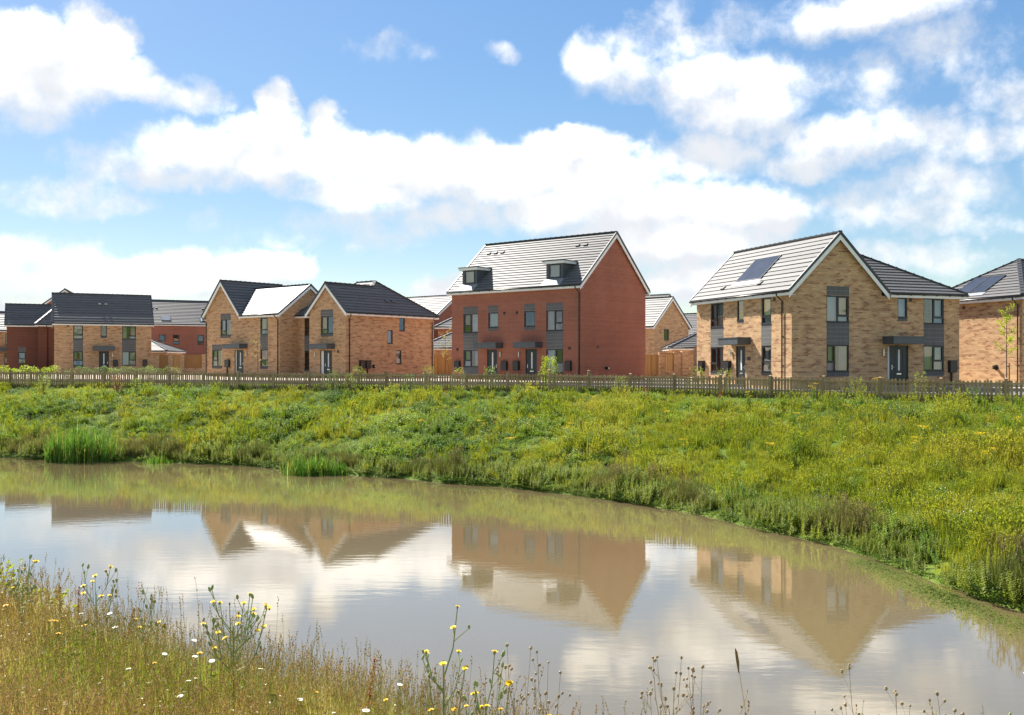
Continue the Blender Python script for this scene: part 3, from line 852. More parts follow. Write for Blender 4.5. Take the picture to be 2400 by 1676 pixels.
def gable_y(h, x0, x1, y0, y1, ze, tan, o=.30, vo=.20, verges=(1, 1), eaves=(1, 1), gauge=.335):
    """ridge along y; verges (front, back), eaves (left, right)"""
    hd = (x1 - x0) / 2 + o; c = 1 / math.hypot(1, tan); S = hd / c; L = y1 - y0 + 2 * vo; xm = (x0 + x1) / 2; zr = ze + hd * tan
    rect = [(0, 0), (L, 0), (L, S), (0, S)]
    P = h.slope((x0 - o, y1 + vo, ze), (x0 - o, y0 - vo, ze), (1, 0, tan), rect, gauge)
    h.slope((x1 + o, y0 - vo, ze), (x1 + o, y1 + vo, ze), (-1, 0, tan), rect, gauge)
    h.cap((xm, y0 - vo, zr), (xm, y1 + vo, zr))
    for k, (yy, sg) in enumerate(((y0 - vo, -1), (y1 + vo, 1))):
        if verges[k]:
            h.verge((x0 - o, yy, ze), (xm, yy, zr), (0, sg, 0)); h.verge((x1 + o, yy, ze), (xm, yy, zr), (0, sg, 0))
    if eaves[0]: h.eave((x0 - o, y1 + vo, ze), (x0 - o, y0 - vo, ze), (1, 0, 0), o)
    if eaves[1]: h.eave((x1 + o, y0 - vo, ze), (x1 + o, y1 + vo, ze), (-1, 0, 0), o)
    return P, zr
def hip_roof(h, x0, x1, y0, y1, ze, tan, o=.30, gauge=.335, tan_end=None, eaves=(1, 1, 1, 1)):
    """hipped rectangle, ridge along x (or a point)"""
    te = tan_end or tan
    X0, X1, Y0, Y1 = x0 - o, x1 + o, y0 - o, y1 + o; hd = (Y1 - Y0) / 2; rise = hd * tan; ins = rise / te
    c = 1 / math.hypot(1, tan); S = hd / c; ce = 1 / math.hypot(1, te); Se = ins / ce; ym = (Y0 + Y1) / 2; zr = ze + rise; L = X1 - X0; D = Y1 - Y0
    trap = [(0, 0), (L, 0), (L - ins, S), (ins, S)]
    Pf = h.slope((X0, Y0, ze), (X1, Y0, ze), (0, 1, tan), trap, gauge)
    h.slope((X1, Y1, ze), (X0, Y1, ze), (0, -1, tan), trap, gauge)
    tri = [(0, 0), (D, 0), (D / 2, Se)]
    Pl = h.slope((X0, Y1, ze), (X0, Y0, ze), (1, 0, te), tri, gauge)
    h.slope((X1, Y0, ze), (X1, Y1, ze), (-1, 0, te), tri, gauge)
    a, b = (X0 + ins, ym, zr), (X1 - ins, ym, zr)
    if L - 2 * ins > .1: h.cap(a, b)
    for p, q in (((X0, Y0, ze), a), ((X0, Y1, ze), a), ((X1, Y0, ze), b), ((X1, Y1, ze), b)): h.cap(p, q)
    if eaves[0]: h.eave((X0, Y0, ze), (X1, Y0, ze), (0, 1, 0), o)
    if eaves[1]: h.eave((X1, Y0, ze), (X1, Y1, ze), (-1, 0, 0), o)
    if eaves[2]: h.eave((X1, Y1, ze), (X0, Y1, ze), (0, -1, 0), o)
    if eaves[3]: h.eave((X0, Y1, ze), (X0, Y0, ze), (1, 0, 0), o)
    return Pf, Pl, zr

# ================================================================== red three-storey pair of houses (centre)
E = House('red_brick_house', 4.38, 60.9, 0.0, -38.6, 'red', 'tall red brick pair of houses with two roof dormers', 'house')
W2 = [(1.09, 2.45, 3.42, 4.74), (1.09, 2.45, 1.05, 2.22), (3.35, 4.24, 3.74, 4.75), (6.47, 7.37, 3.74, 4.75), (8.29, 9.64, 3.42, 4.74), (8.29, 9.64, 0.68, 2.22), (3.25, 4.16, -.05, 2.24), (6.59, 7.53, -.05, 2.24)]
w = E.wall((-11.04, 0), (0, 0), 6.15, W2)
E.window(w, 1.09, 2.45, 3.42, 4.74, ((.5, .36), (.5, None)), 'right'); E.window(w, 1.09, 2.45, 1.05, 2.22, ((.5, .36), (.5, None)), 'curtain')
E.window(w, 3.35, 4.24, 3.74, 4.75, ((1, None),), 'blind'); E.window(w, 6.47, 7.37, 3.74, 4.75, ((1, None),))
E.window(w, 8.29, 9.64, 3.42, 4.74, ((.5, None), (.5, .36)), 'left'); E.window(w, 8.29, 9.64, 0.68, 2.22, ((.55, None), (.45, .42)), 'left')
for (a, b) in ((1.09, 2.45), (8.29, 9.64)):
    E.panel(w, a, b, 4.74, 5.22); E.panel(w, a, b, 2.22, 3.385)
for (a, b) in ((3.35, 4.24), (6.47, 7.37)):
    E.panel(w, a, b, 4.75, 5.24); E.panel(w, a, b, 3.49, 3.705)
E.panel(w, 1.09, 2.45, .50, 1.015, 'canopy')
E.door(w, 3.25, 4.16, 2.24, light=.49); E.door(w, 6.59, 7.53, 2.24, light=.51)
E.canopy(w, 2.74, 4.66); E.canopy(w, 6.14, 7.98)
for a, b in ((.35, .83), (4.58, 5.07), (5.60, 6.09), (9.87, 10.32)): E.meter(w, a, b, .82, 1.44, False)
E.lamp(w, 4.46, 1.9); E.lamp(w, 6.06, 1.9)
for u, z in ((4.78, 4.68), (5.86, 4.68), (.54, 2.27), (10.15, 2.27)): E.vent(w, u, z)
E.downpipe(w, 10.92, 6.22, .32)
zw = 6.3 + .32 * .866 - .09
w = E.wall((0, 0), (0, 7.93), 6.15, (), [(7.93, zw), (3.965, 9.92), (0, zw)], uoff=3.3)
E.vent(w, 1.92, 2.37); E.flue(w, 2.91, .98)
E.wall((0, 7.93), (-11.04, 7.93), 6.15); E.wall((-11.04, 7.93), (-11.04, 0), 6.15, (), [(7.93, zw), (3.965, 9.92), (0, zw)])
P, zr = gable_x(E, -11.04, 0, 0, 7.93, 6.3, .866, .32, .18, gauge=.296)
for x in (-10.15, -9.51, -8.88, -2.34, -1.69): E.tile_vent(P, (x + 11.22, (3.05 + .32) * math.hypot(1, .866)))
E.floors(-11.04, 0, 0, 7.93, 6.15)
E.close_roof()
def dormer(h, x0, x1, yf, zt, ze, tan, o):
    roofz = lambda y: ze + (y + o) * tan
    yb = (zt - ze) / tan - o + .1
    m = MB(); t = .10; w0, w1, b0, b1 = x0 + .22, x1 - .20, roofz(yf) + .12, zt - .03
    zb = roofz(yf) - .12
    # front with a window opening, then the two cheeks
    for (a, b, c, d) in ((x0, w0, zb, zt), (w1, x1, zb, zt), (w0, w1, zb, b0), (w0, w1, b1, zt)):
        m.box(a, b, yf, yf + t, c, d)
    for xx in (x0, x1 - t):
        m.box8([(xx, yf + t, zb), (xx + t, yf + t, zb), (xx + t, yb, zt - .1), (xx, yb, zt - .1), (xx, yf + t, zt), (xx + t, yf + t, zt), (xx + t, yb, zt), (xx, yb, zt)])
    d = m.obj('dormer', 'dormer', h.root)
    m = MB(); m.box(x0 - .18, x1 + .18, yf - .20, yb + .35, zt, zt + .17); m.obj('dormer_fascia', 'white', d)
    m = MB(); m.box(x0 - .22, x1 + .22, yf - .24, yb + .36, zt + .17, zt + .215); m.obj('dormer_roof', 'ridge', d)
    m = MB(); f = .07
    m.box(w0, w1, yf - .02, yf + .05, b0, b0 + f); m.box(w0, w1, yf - .02, yf + .05, b1 - f, b1); m.box(w0, w0 + f, yf - .02, yf + .05, b0 + f, b1 - f); m.box(w1 - f, w1, yf - .02, yf + .05, b0 + f, b1 - f)
    m.obj('dormer_window', 'frame', d)
    m = MB(); m.poly([(w0 + f, yf + .015, b0 + f), (w1 - f, yf + .015, b0 + f), (w1 - f, yf + .015, b1 - f), (w0 + f, yf + .015, b1 - f)]); m.obj('pane', 'glass', d)
    m = MB(); m.box(w0 + .02, w1 - .02, yf + .13, yf + .14, b0, b1); m.obj('blind', 'blind', d)
    m = MB(); zz = roofz(yf); k = .50
    m.poly([(x0 - .12, yf - k, zz - k * tan + .07), (x1 + .12, yf - k, zz - k * tan + .07), (x1 + .12, yf - .005, zz + .07), (x0 - .12, yf - .005, zz + .07)]); m.obj('flashing', 'lead', d)
dormer(E, -10.2, -8.85, .18, 7.78, 6.3, .866, .32); dormer(E, -2.87, -1.53, .18, 7.78, 6.3, .866, .32)

# ================================================================== large buff house (right)
Fh = House('buff_brick_house', 13.81, 47.4, 0.0, 19.2, 'buff', 'large buff brick corner house with front gable and single solar panel', 'house')
hol = [(2.06, 3.42, 3.39, 4.72), (2.06, 3.42, .91, 2.25), (6.46, 7.06, 3.68, 4.71), (8.11, 9.44, 3.39, 4.72), (8.11, 9.44, .94, 2.25), (5.79, 7.13, -.05, 2.24)]
w = Fh.wall((0, 0), (10.46, 0), 4.78, hol, [(5.44, 4.78), (5.44, 5.12), (2.72, 7.76), (0, 5.12)], uoff=7.7)
Fh.window(w, 2.06, 3.42, 3.39, 4.72, ((.5, None), (.5, .24)), 'blind'); Fh.window(w, 2.06, 3.42, .91, 2.25, ((.38, .35), (.62, None)), 'curtain')
Fh.window(w, 6.46, 7.06, 3.68, 4.71, ((1, None),), 'blind'); Fh.window(w, 8.11, 9.44, 3.39, 4.72, ((.5, None), (.5, .24)), 'right'); Fh.window(w, 8.11, 9.44, .94, 2.25, ((.5, None), (.5, .38)), 'full')
Fh.panel(w, 2.06, 3.42, 4.735, 5.20); Fh.panel(w, 2.06, 3.42, 2.25, 3.355); Fh.panel(w, 2.06, 3.42, .66, .875)
Fh.panel(w, 6.46, 7.06, 3.50, 3.645); Fh.panel(w, 8.11, 9.44, 2.25, 3.355); Fh.panel(w, 8.11, 9.44, .64, .905)
Fh.door(w, 5.79, 7.13, 2.24, side=.22, light=.5); Fh.canopy(w, 5.50, 7.42)
Fh.lamp(w, 5.50, 1.87); Fh.meter(w, 9.70, 10.18, .84, 1.46); Fh.vent(w, 7.26, 4.60)
hol = [(1.53, 2.88, 3.35, 4.70), (1.53, 2.88, .84, 2.22), (4.27, 4.89, 3.64, 4.72), (6.56, 7.44, 3.36, 4.72), (6.56, 7.44, .86, 2.23), (4.14, 5.06, -.05, 2.24)]
w = Fh.wall((0, 9.17), (0, 0), 4.78, hol)
Fh.window(w, 1.53, 2.88, 3.35, 4.70, ((.45, .27), (.55, None)), 'full'); Fh.window(w, 1.53, 2.88, .84, 2.22, ((.45, .34), (.55, None)), 'right')
Fh.window(w, 4.27, 4.89, 3.64, 4.72); Fh.window(w, 6.56, 7.44, 3.36, 4.72, ((1, .27),), 'blind'); Fh.window(w, 6.56, 7.44, .86, 2.23, ((1, .38),), 'left')
Fh.panel(w, 1.53, 2.88, 2.22, 3.315); Fh.panel(w, 6.56, 7.44, 2.23, 3.325); Fh.panel(w, 1.53, 2.88, .66, .805); Fh.panel(w, 6.56, 7.44, .70, .825); Fh.panel(w, 4.27, 4.89, 3.48, 3.605)
Fh.door(w, 4.14, 5.06, 2.24, light=.49); Fh.canopy(w, 3.64, 5.56); Fh.vent(w, 7.72, 4.57); Fh.downpipe(w, 8.44, 4.86)
Fh.meter(w, 3.11, 3.67, .86, 1.44); Fh.meter(w, .40, .92, .86, 1.45); Fh.lamp(w, 3.72, 1.9)
m = MB(); w.box(m, 5.28, 5.55, .003, .03, 1.48, 1.66); m.obj('door_plaque', 'frame', Fh.root)
Fh.wall((10.46, 0), (10.46, 9.17), 4.78); Fh.wall((10.46, 9.17), (0, 9.17), 4.78, (), [(10.46, 4.78), (10.46, 5.12), (7.74, 7.76), (5.02, 5.12)])
P, zr = gable_y(Fh, 0, 5.44, 0, 9.17, 4.92, .977, .30, .24, eaves=(1, 0), gauge=.345)
k = math.hypot(1, .977)
Fh.solar(P, 9.41 - 5.87, 9.41 - 3.45, (.55 + .3) * k, (1.89 + .3) * k)
Fh.tile_vent(P, (9.41 - 6.69, .59 * k)); Fh.tile_vent(P, (9.41 - 3.09, .59 * k))
# right wing, hipped at its outer end, running into the main roof
X1, Y0, Y1, tn = 10.76, -.30, 9.47, .615
hd = (Y1 - Y0) / 2; k2 = math.hypot(1, tn); S = hd * k2; L = X1 - 2.72
Fh.slope((5.74, Y0, 4.92), (X1, Y0, 4.92), (0, 1, tn), [(0, 0), (L - 3.02, 0), (L - 3.02 - hd, S), (-3.02, S), (-3.02, 3.0)], .345)
Fh.slope((X1, Y1, 4.92), (5.74, Y1, 4.92), (0, -1, tn), [(0, 0), (5.02, 0), (8.0, 3.0), (8.0, S), (hd, S)], .345)
Fh.slope((X1, Y0, 4.92), (X1, Y1, 4.92), (-1, 0, tn), [(0, 0), (Y1 - Y0, 0), (hd, S)], .345)
Fh.cap((X1, Y0, 4.92), (X1 - hd, 4.585, 4.92 + hd * tn)); Fh.cap((X1, Y1, 4.92), (X1 - hd, 4.585, 4.92 + hd * tn))
Fh.eave((5.76, Y0, 4.92), (X1, Y0, 4.92), (0, 1, 0)); Fh.eave((X1, Y0, 4.92), (X1, Y1, 4.92), (-1, 0, 0))
Fh.floors(0, 10.46, 0, 9.17, 4.78)
Fh.close_roof()

# ================================================================== buff house with dark side roof (left of centre)
D = House('buff_brick_house', -12.23, 70.5, 0.05, -38.6, 'buff2', 'buff brick house with long windowed side wall and dark hipped roof', 'house')
w = D.wall((-4.08, 0), (0, 0), 4.86, [(1.32, 2.72, 3.44, 4.77), (1.25, 2.60, -.05, 2.21)], [(4.08, 5.2), (2.04, 7.14), (0, 5.2)])
D.window(w, 1.32, 2.72, 3.44, 4.77, ((.52, .24), (.48, None)), 'left'); D.panel(w, 1.32, 2.72, 4.775, 5.26); D.panel(w, 1.32, 2.72, 3.25, 3.405)
D.door(w, 1.25, 2.60, 2.21, side=.40, light=.5); D.canopy(w, .94, 2.91); D.lamp(w, .74, 1.9); D.vent(w, 3.28, 2.1)
w = D.wall((-7.15, 1.26), (-4.08, 1.26), 4.86, [(.95, 1.85, 3.43, 4.76), (.95, 1.85, .78, 2.2)])
D.window(w, .95, 1.85, 3.43, 4.76, ((1, .27),)); D.window(w, .95, 1.85, .78, 2.2, ((1, .37),)); D.panel(w, .95, 1.85, 2.2, 3.395); D.panel(w, .95, 1.85, .6, .745)
D.wall((-4.08, 1.26), (-4.08, 0), 5.2)
w = D.wall((0, 0), (0, 9.44), 4.86, [(5.54, 6.14, 3.77, 4.80), (4.25, 4.82, 2.76, 3.80), (5.19, 5.76, 1.19, 2.25)], uoff=4.2)
D.window(w, 5.54, 6.14, 3.77, 4.80, ((1, None),), 'left'); D.window(w, 4.25, 4.82, 2.76, 3.80, ((1, None),), 'blind'); D.window(w, 5.19, 5.76, 1.19, 2.25, ((1, None),), 'blind')
D.meter(w, 1.34, 1.83, .84, 1.45); D.meter(w, 1.93, 2.43, .84, 1.45); D.flue(w, 2.80, 1.0); D.downpipe(w, .36, 4.93); D.downpipe(w, 9.22, 4.93)
D.wall((0, 9.44), (-7.15, 9.44), 4.86); D.wall((-7.15, 9.44), (-7.15, 1.26), 4.86)
te, tm, z0 = .96, .62, 5.0; ke, km = math.hypot(1, te), math.hypot(1, tm)
PD = D.slope((.30, -.20, z0), (.30, 9.74, z0), (-1, 0, te), [(0, 0), (9.94, 0), (5.55, 2.83 * ke), (4.80, 2.34 * ke), (0, 2.34 * ke)], .335)
D.slope((-4.38, 4.6, z0), (-4.38, -.20, z0), (1, 0, te), [(0, 0), (4.80, 0), (4.80, 2.34 * ke), (0, 2.34 * ke)], .335)
D.slope((-7.45, .96, z0), (-4.3, .96, z0), (0, 1, tm), [(0, 0), (3.15, 0), (5.41, 3.64 * km), (4.92, 4.39 * km), (2.83, 4.39 * km)], .335)
D.slope((.30, 9.74, z0), (-7.45, 9.74, z0), (0, -1, tm), [(0, 0), (7.75, 0), (4.92, 4.39 * km), (2.83, 4.39 * km)], .335)
D.slope((-7.45, 9.74, z0), (-7.45, .96, z0), (1, 0, te), [(0, 0), (8.78, 0), (4.39, 2.83 * ke)], .335)
zp = z0 + 2.83 * te
D.cap((-4.62, 5.35, zp), (-2.53, 5.35, zp)); D.cap((.30, 9.74, z0), (-2.53, 5.35, zp)); D.cap((-2.04, 4.6, z0 + 2.34 * te), (-2.53, 5.35, zp)); D.cap((-7.45, .96, z0), (-4.62, 5.35, zp)); D.cap((-2.04, -.2, z0 + 2.34 * te), (-2.04, 4.6, z0 + 2.34 * te))
for xx in (.30, -4.38): D.verge((xx, -.20, z0), (-2.04, -.20, z0 + 2.34 * te), (0, -1, 0))
D.eave((.30, -.20, z0), (.30, 9.74, z0), (-1, 0, 0)); D.eave((-7.45, .96, z0), (-4.40, .96, z0), (0, 1, 0)); D.eave((-4.38, .9, z0), (-4.38, -.20, z0), (1, 0, 0))
for y in (4.9, 5.57): D.tile_vent(PD, (y + .2, 1.09 * ke))
D.floors(-4.08, 0, 0, 9.44, 4.8)
D.close_roof()

# ================================================================== L-shaped buff house with pale sunlit roof
C = House('buff_brick_house', -18.03, 74.5, 0.15, -38.6, 'buff2', 'buff brick house whose front gable meets a pale sunlit roof', 'house')
w = C.wall((-9.87, 0), (0, 0), 4.84, [(2.12, 3.53, 3.43, 4.74), (.93, 2.35, .86, 2.24), (7.43, 8.39, 3.40, 4.74), (7.43, 8.39, .85, 2.24), (4.05, 5.25, -.05, 2.21)], [(4.80, 4.84), (4.80, 5.22), (2.4, 7.80), (0, 5.22)])
C.window(w, 2.12, 3.53, 3.43, 4.74, ((.5, .25), (.5, None)), 'curtain'); C.panel(w, 2.12, 3.53, 4.745, 5.21); C.panel(w, 2.12, 3.53, 3.21, 3.395)
C.window(w, .93, 2.35, .86, 2.24, ((.5, .36), (.5, None)), 'curtain'); C.panel(w, .93, 2.35, 2.245, 2.68); C.panel(w, .93, 2.35, .69, .825)
C.window(w, 7.43, 8.39, 3.40, 4.74, ((1, .27),), 'left'); C.window(w, 7.43, 8.39, .85, 2.24, ((1, .37),), 'right'); C.panel(w, 7.43, 8.39, 2.24, 3.365); C.panel(w, 7.43, 8.39, .69, .815)
C.door(w, 4.05, 5.25, 2.21, side=.24, light=.49); C.canopy(w, 3.55, 5.77); C.meter(w, 2.88, 3.47, .80, 1.40); C.lamp(w, 5.69, 1.88); C.downpipe(w, .16, 4.93); C.downpipe(w, 9.70, 4.93)
C.wall((0, 0), (0, 5.8), 4.84, (), [(5.8, 5.12), (2.9, 7.30), (0, 5.12)], uoff=2.2)
C.wall((0, 5.8), (-9.87, 5.8), 4.84); C.wall((-9.87, 5.8), (-9.87, 0), 4.84)
gable_y(C, -9.87, -5.07, 0, 5.8, 4.98, 1.09, .30, .24, eaves=(1, 0))
k = math.hypot(1, .756)
C.slope((-4.8, -.30, 4.98), (.20, -.30, 4.98), (0, 1, .756), [(0, 0), (5.0, 0), (5.0, 3.2 * k), (-2.19, 3.2 * k)])
C.slope((.20, 6.1, 4.98), (-4.8, 6.1, 4.98), (0, -1, .756), [(0, 0), (5.0, 0), (7.19, 3.2 * k), (0, 3.2 * k)])
zr = 4.98 + 3.2 * .756
C.cap((-6.95, 2.9, zr), (.20, 2.9, zr)); C.verge((.20, -.30, 4.98), (.20, 2.9, zr), (1, 0, 0)); C.verge((.20, 6.1, 4.98), (.20, 2.9, zr), (1, 0, 0))
C.eave((-4.8, -.30, 4.98), (.20, -.30, 4.98), (0, 1, 0))
C.floors(-9.87, 0, 0, 5.8, 4.8)
C.close_roof()

# ================================================================== flat-fronted buff house (left)
B = House('buff_brick_house', -44.33, 93.0, 0.20, 25.6, 'buff2', 'wide buff brick house with plain dark roof at the left', 'house')
w = B.wall((0, 0), (8.83, 0), 4.84, [(1.66, 2.54, 3.43, 4.78), (1.66, 2.54, .80, 2.23), (4.12, 4.69, 3.73, 4.79), (6.08, 7.38, 3.47, 4.76), (6.08, 7.38, .85, 2.22), (3.97, 4.88, -.05, 2.24)])
B.window(w, 1.66, 2.54, 3.43, 4.78, ((1, .27),), 'full'); B.window(w, 1.66, 2.54, .80, 2.23, ((1, .37),), 'curtain'); B.window(w, 4.12, 4.69, 3.73, 4.79)
B.window(w, 6.08, 7.38, 3.47, 4.76, ((.5, None), (.5, .22)), 'curtain'); B.window(w, 6.08, 7.38, .85, 2.22, ((.5, None), (.5, .36)), 'full')
B.panel(w, 1.66, 2.54, 2.23, 3.395); B.panel(w, 6.08, 7.38, 2.22, 3.435); B.panel(w, 4.12, 4.69, 3.54, 3.695); B.panel(w, 1.66, 2.54, .62, .765)
B.door(w, 3.97, 4.88, 2.24, light=.49); B.canopy(w, 3.45, 5.38, 2.30, 2.74); B.meter(w, 5.26, 5.69, .76, 1.40); B.meter(w, 8.02, 8.45, .76, 1.40); B.lamp(w, 5.20, 1.9); B.vent(w, 1.2, 4.7)
w = B.wall((0, 5.8), (0, 0), 4.84, [(4.0, 5.0, 3.4, 4.7), (4.0, 5.0, .8, 2.2)], [(5.8, 5.16), (2.9, 7.92), (0, 5.16)])
B.window(w, 4.0, 5.0, 3.4, 4.7); B.window(w, 4.0, 5.0, .8, 2.2); B.panel(w, 4.0, 5.0, 2.2, 3.365); B.downpipe(w, 5.6, 4.93)
B.wall((8.83, 0), (8.83, 5.8), 4.84, (), [(5.8, 5.16), (2.9, 7.92), (0, 5.16)]); B.wall((8.83, 5.8), (0, 5.8), 4.84)
P, zr = gable_x(B, 0, 8.83, 0, 5.8, 4.98, .95, .30, .22, gauge=.38)
for x in (4.1, 4.7): B.tile_vent(P, (x + .22, 2.9))
B.floors(0, 8.83, 0, 5.8, 4.8); B.close_roof()

# ================================================================== brown brick house at the left edge
A = House('brown_brick_house', -52.1, 99.0, 0.25, 25.6, 'brown', 'dark brown brick house at the left edge of the picture', 'house')
w = A.wall((0, 0), (2.9, 0), 4.86, [(1.05, 1.75, .95, 2.15)]); A.window(w, 1.05, 1.75, .95, 2.15, ((1, .4),), 'full'); A.panel(w, 1.05, 1.75, 2.16, 2.7)
A.wall((2.9, 0), (2.9, -.9), 4.86); w = A.wall((2.9, -.9), (8.2, -.9), 4.86); A.downpipe(w, .9, 4.95)
A.wall((8.2, -.9), (8.2, 3.9), 4.86); w = A.wall((0, 3.9), (0, 0), 4.86, [(2.6, 3.6, 3.2, 4.6)], [(3.9, 5.2), (1.95, 7.08), (0, 5.2)]); A.window(w, 2.6, 3.6, 3.2, 4.6, ((1, .3),))
A.wall((8.2, 3.9), (0, 3.9), 4.86)
gable_x(A, 0, 8.2, 0, 3.9, 5.0, .98, .30, .2, verges=(1, 0), gauge=.36)
t = .97; k = math.hypot(1, t)
A.slope((2.6, -1.2, 5.03), (8.5, -1.2, 5.03), (0, 1, t), [(0, 0), (5.9, 0), (5.9, 2.3 * k), (2.3, 2.3 * k)], .36)
A.slope((2.6, 1.1, 5.03), (2.6, -1.2, 5.03), (1, 0, t), [(0, 0), (2.3, 0), (0, 2.3 * k)], .36)
A.cap((2.6, -1.2, 5.03), (4.9, 1.1, 5.03 + 2.3 * t)); A.eave((2.6, -1.2, 5.03), (8.5, -1.2, 5.03), (0, 1, 0))
A.close_roof()
# next house, cut by the picture's edge
A2 = House('brick_house', -58.6, 104.0, 0.25, 25.6, 'buff2', 'sliver of a tiled house cut by the left picture edge', 'house')
w = A2.wall((0, 0), (5.0, 0), 4.5, [(3.3, 4.2, 3.0, 4.2), (3.2, 4.2, .9, 2.1)]); A2.window(w, 3.3, 4.2, 3.0, 4.2); A2.window(w, 3.2, 4.2, .9, 2.1); A2.canopy(w, 2.4, 4.6)
A2.wall((5.0, 0), (5.0, 5.6), 4.5, (), [(5.6, 4.8), (2.8, 6.6), (0, 4.8)]); A2.wall((5.0, 5.6), (0, 5.6), 4.5); A2.wall((0, 5.6), (0, 0), 4.5)
gable_x(A2, 0, 5.0, 0, 5.6, 4.64, .68, gauge=.36); A2.close_roof()

# ================================================================== hipped house at the right edge
G = House('buff_brick_house', 27.27, 51.3, 0.0, 19.2, 'buff', 'buff brick house with two solar panels at the right picture edge', 'house')
w = G.wall((0, 7.0), (0, 0), 4.80, uoff=1.1); G.flue(w, 7.0 - 1.74, 1.09); G.vent(w, 7.0 - 4.04, 4.5); G.downpipe(w, 6.75, 4.88)
w = G.wall((0, 0), (9.0, 0), 4.80, [(1.2, 2.55, 3.39, 4.72), (1.2, 2.55, .9, 2.25)]); G.window(w, 1.2, 2.55, 3.39, 4.72, ((.5, None), (.5, .25)), 'curtain'); G.window(w, 1.2, 2.55, .9, 2.25, ((.5, None), (.5, .35)))
G.wall((9.0, 0), (9.0, 7.0), 4.80); G.wall((9.0, 7.0), (0, 7.0), 4.80)
Pf, Pl, zr = hip_roof(G, 0, 9.0, 0, 7.0, 4.94, .62, .30, gauge=.345)
k = math.hypot(1, .62)
G.solar(Pl, 7.3 - 5.0, 7.3 - 2.75, .55 * k, 2.15 * k, 2)
G.floors(0, 9, 0, 7, 4.8); G.close_roof()

# ================================================================== houses behind
def block(name, x, y, z, ang, mat, L, Dp, soff, tan, label, holes=(), gauge=.36, side_holes=(), left_holes=()):
    h = House(name, x, y, z, ang, mat, label, 'house')
    ze = soff + .18; zr = ze + (Dp / 2 + .3) * tan - .09; zw = ze + .3 * tan - .09
    w = h.wall((0, 0), (L, 0), soff + .03, holes)
    for q in holes: h.window(w, *q, cols=((1, .3),))
    w2 = h.wall((L, 0), (L, Dp), soff + .03, side_holes, [(Dp, zw), (Dp / 2, zr), (0, zw)], uoff=1.7)
    for q in side_holes: h.window(w2, *q, cols=((1, .3),))
    h.wall((L, Dp), (0, Dp), soff + .03); h.wall((0, Dp), (0, 0), soff + .03, (), [(Dp, zw), (Dp / 2, zr), (0, zw)])
    P, z = gable_x(h, 0, L, 0, Dp, ze, tan, gauge=gauge)
    return h, P
def skylight(h, P, u0, u1, s0, s1):
    def f():
        m = MB(); q = [(u0, s0), (u1, s0), (u1, s1), (u0, s1)]; m.box8([P(p, .0) for p in q] + [P(p, .10) for p in q]); o = m.obj('skylight', 'frame', h.roof)
        m = MB(); q = [(u0 + .08, s0 + .08), (u1 - .08, s0 + .08), (u1 - .08, s1 - .08), (u0 + .08, s1 - .08)]; m.poly([P(p, .106) for p in q]); m.obj('pane', 'sky_glass', o)
    h.extra.append(f)
M['sky_glass'] = plain('skylight_glass', (0.30, 0.32, 0.34), 0.08, 1.0, 0.05)
# red terrace behind the left gap; its front faces the same way as the flat-fronted house
h, P = block('red_brick_house', -50.3, 123.0, 0.0, 25.6, 'red', 14.5, 9.0, 6.15, .70, 'long red brick house with two skylights behind the garden wall', [(4.75, 5.55, 3.7, 4.95), (6.5, 7.3, 3.7, 4.95), (9.6, 10.4, 3.7, 4.95), (11.35, 12.15, 3.7, 4.95)], gauge=.36)
skylight(h, P, 5.3, 6.5, .7, 1.75); skylight(h, P, 10.1, 11.3, .7, 1.75)
for u in (4.4, 4.9, 10.8, 11.35): h.tile_vent(P, (u, 3.9))
h.close_roof()
h = House('red_brick_house', -63.0, 124.0, 0.0, 18.0, 'red', 'red brick gable peeping over the left roofs', 'house')
h.wall((0, 0), (9.6, 0), 6.9, (), [(9.6, 7.2), (4.8, 10.85), (0, 7.2)]); h.wall((9.6, 0), (9.6, 9), 6.9); h.wall((9.6, 9), (0, 9), 6.9); h.wall((0, 9), (0, 0), 6.9)
gable_y(h, 0, 9.6, 0, 9, 7.0, .76); h.close_roof()
# red house between the two middle houses
h, P = block('red_brick_house', -15.4, 108.0, 0.0, -38.6, 'red', 8.6, 8.0, 5.55, .70, 'red brick house with pale roof seen between the middle houses'); h.close_roof()
h = House('brick_house', -7.6, 98.6, 0.0, -8.0, 'red', 'low red brick wing with pale hipped roof behind the gap', 'house')
h.wall((0, 0), (6.5, 0), 4.85); h.wall((6.5, 0), (6.5, 5), 4.85); h.wall((6.5, 5), (0, 5), 4.85); h.wall((0, 5), (0, 0), 4.85)
hip_roof(h, 0, 6.5, 0, 5, 5.0, .60, gauge=.36); h.close_roof()
# buff gable between the red pair and the corner house
h, P = block('buff_brick_house', 7.91, 101.0, 0.0, -48.0, 'buff2', 9.0, 5.5, 4.70, .98, 'small buff brick gable between the red pair and the corner house', (), .36, [(1.55, 2.35, 3.55, 4.65)]); h.close_roof()
h, P = block('red_brick_house', 12.0, 133.0, 0.0, -38.6, 'red', 9.0, 7.0, 7.3, .80, 'tip of a far red brick gable over the small buff gable'); h.close_roof()
h, P = block('brick_house', 14.6, 118.0, 0.0, -38.6, 'buff2', 9.0, 7.0, 4.2, .75, 'far pale roofed house left of the corner house'); h.close_roof()
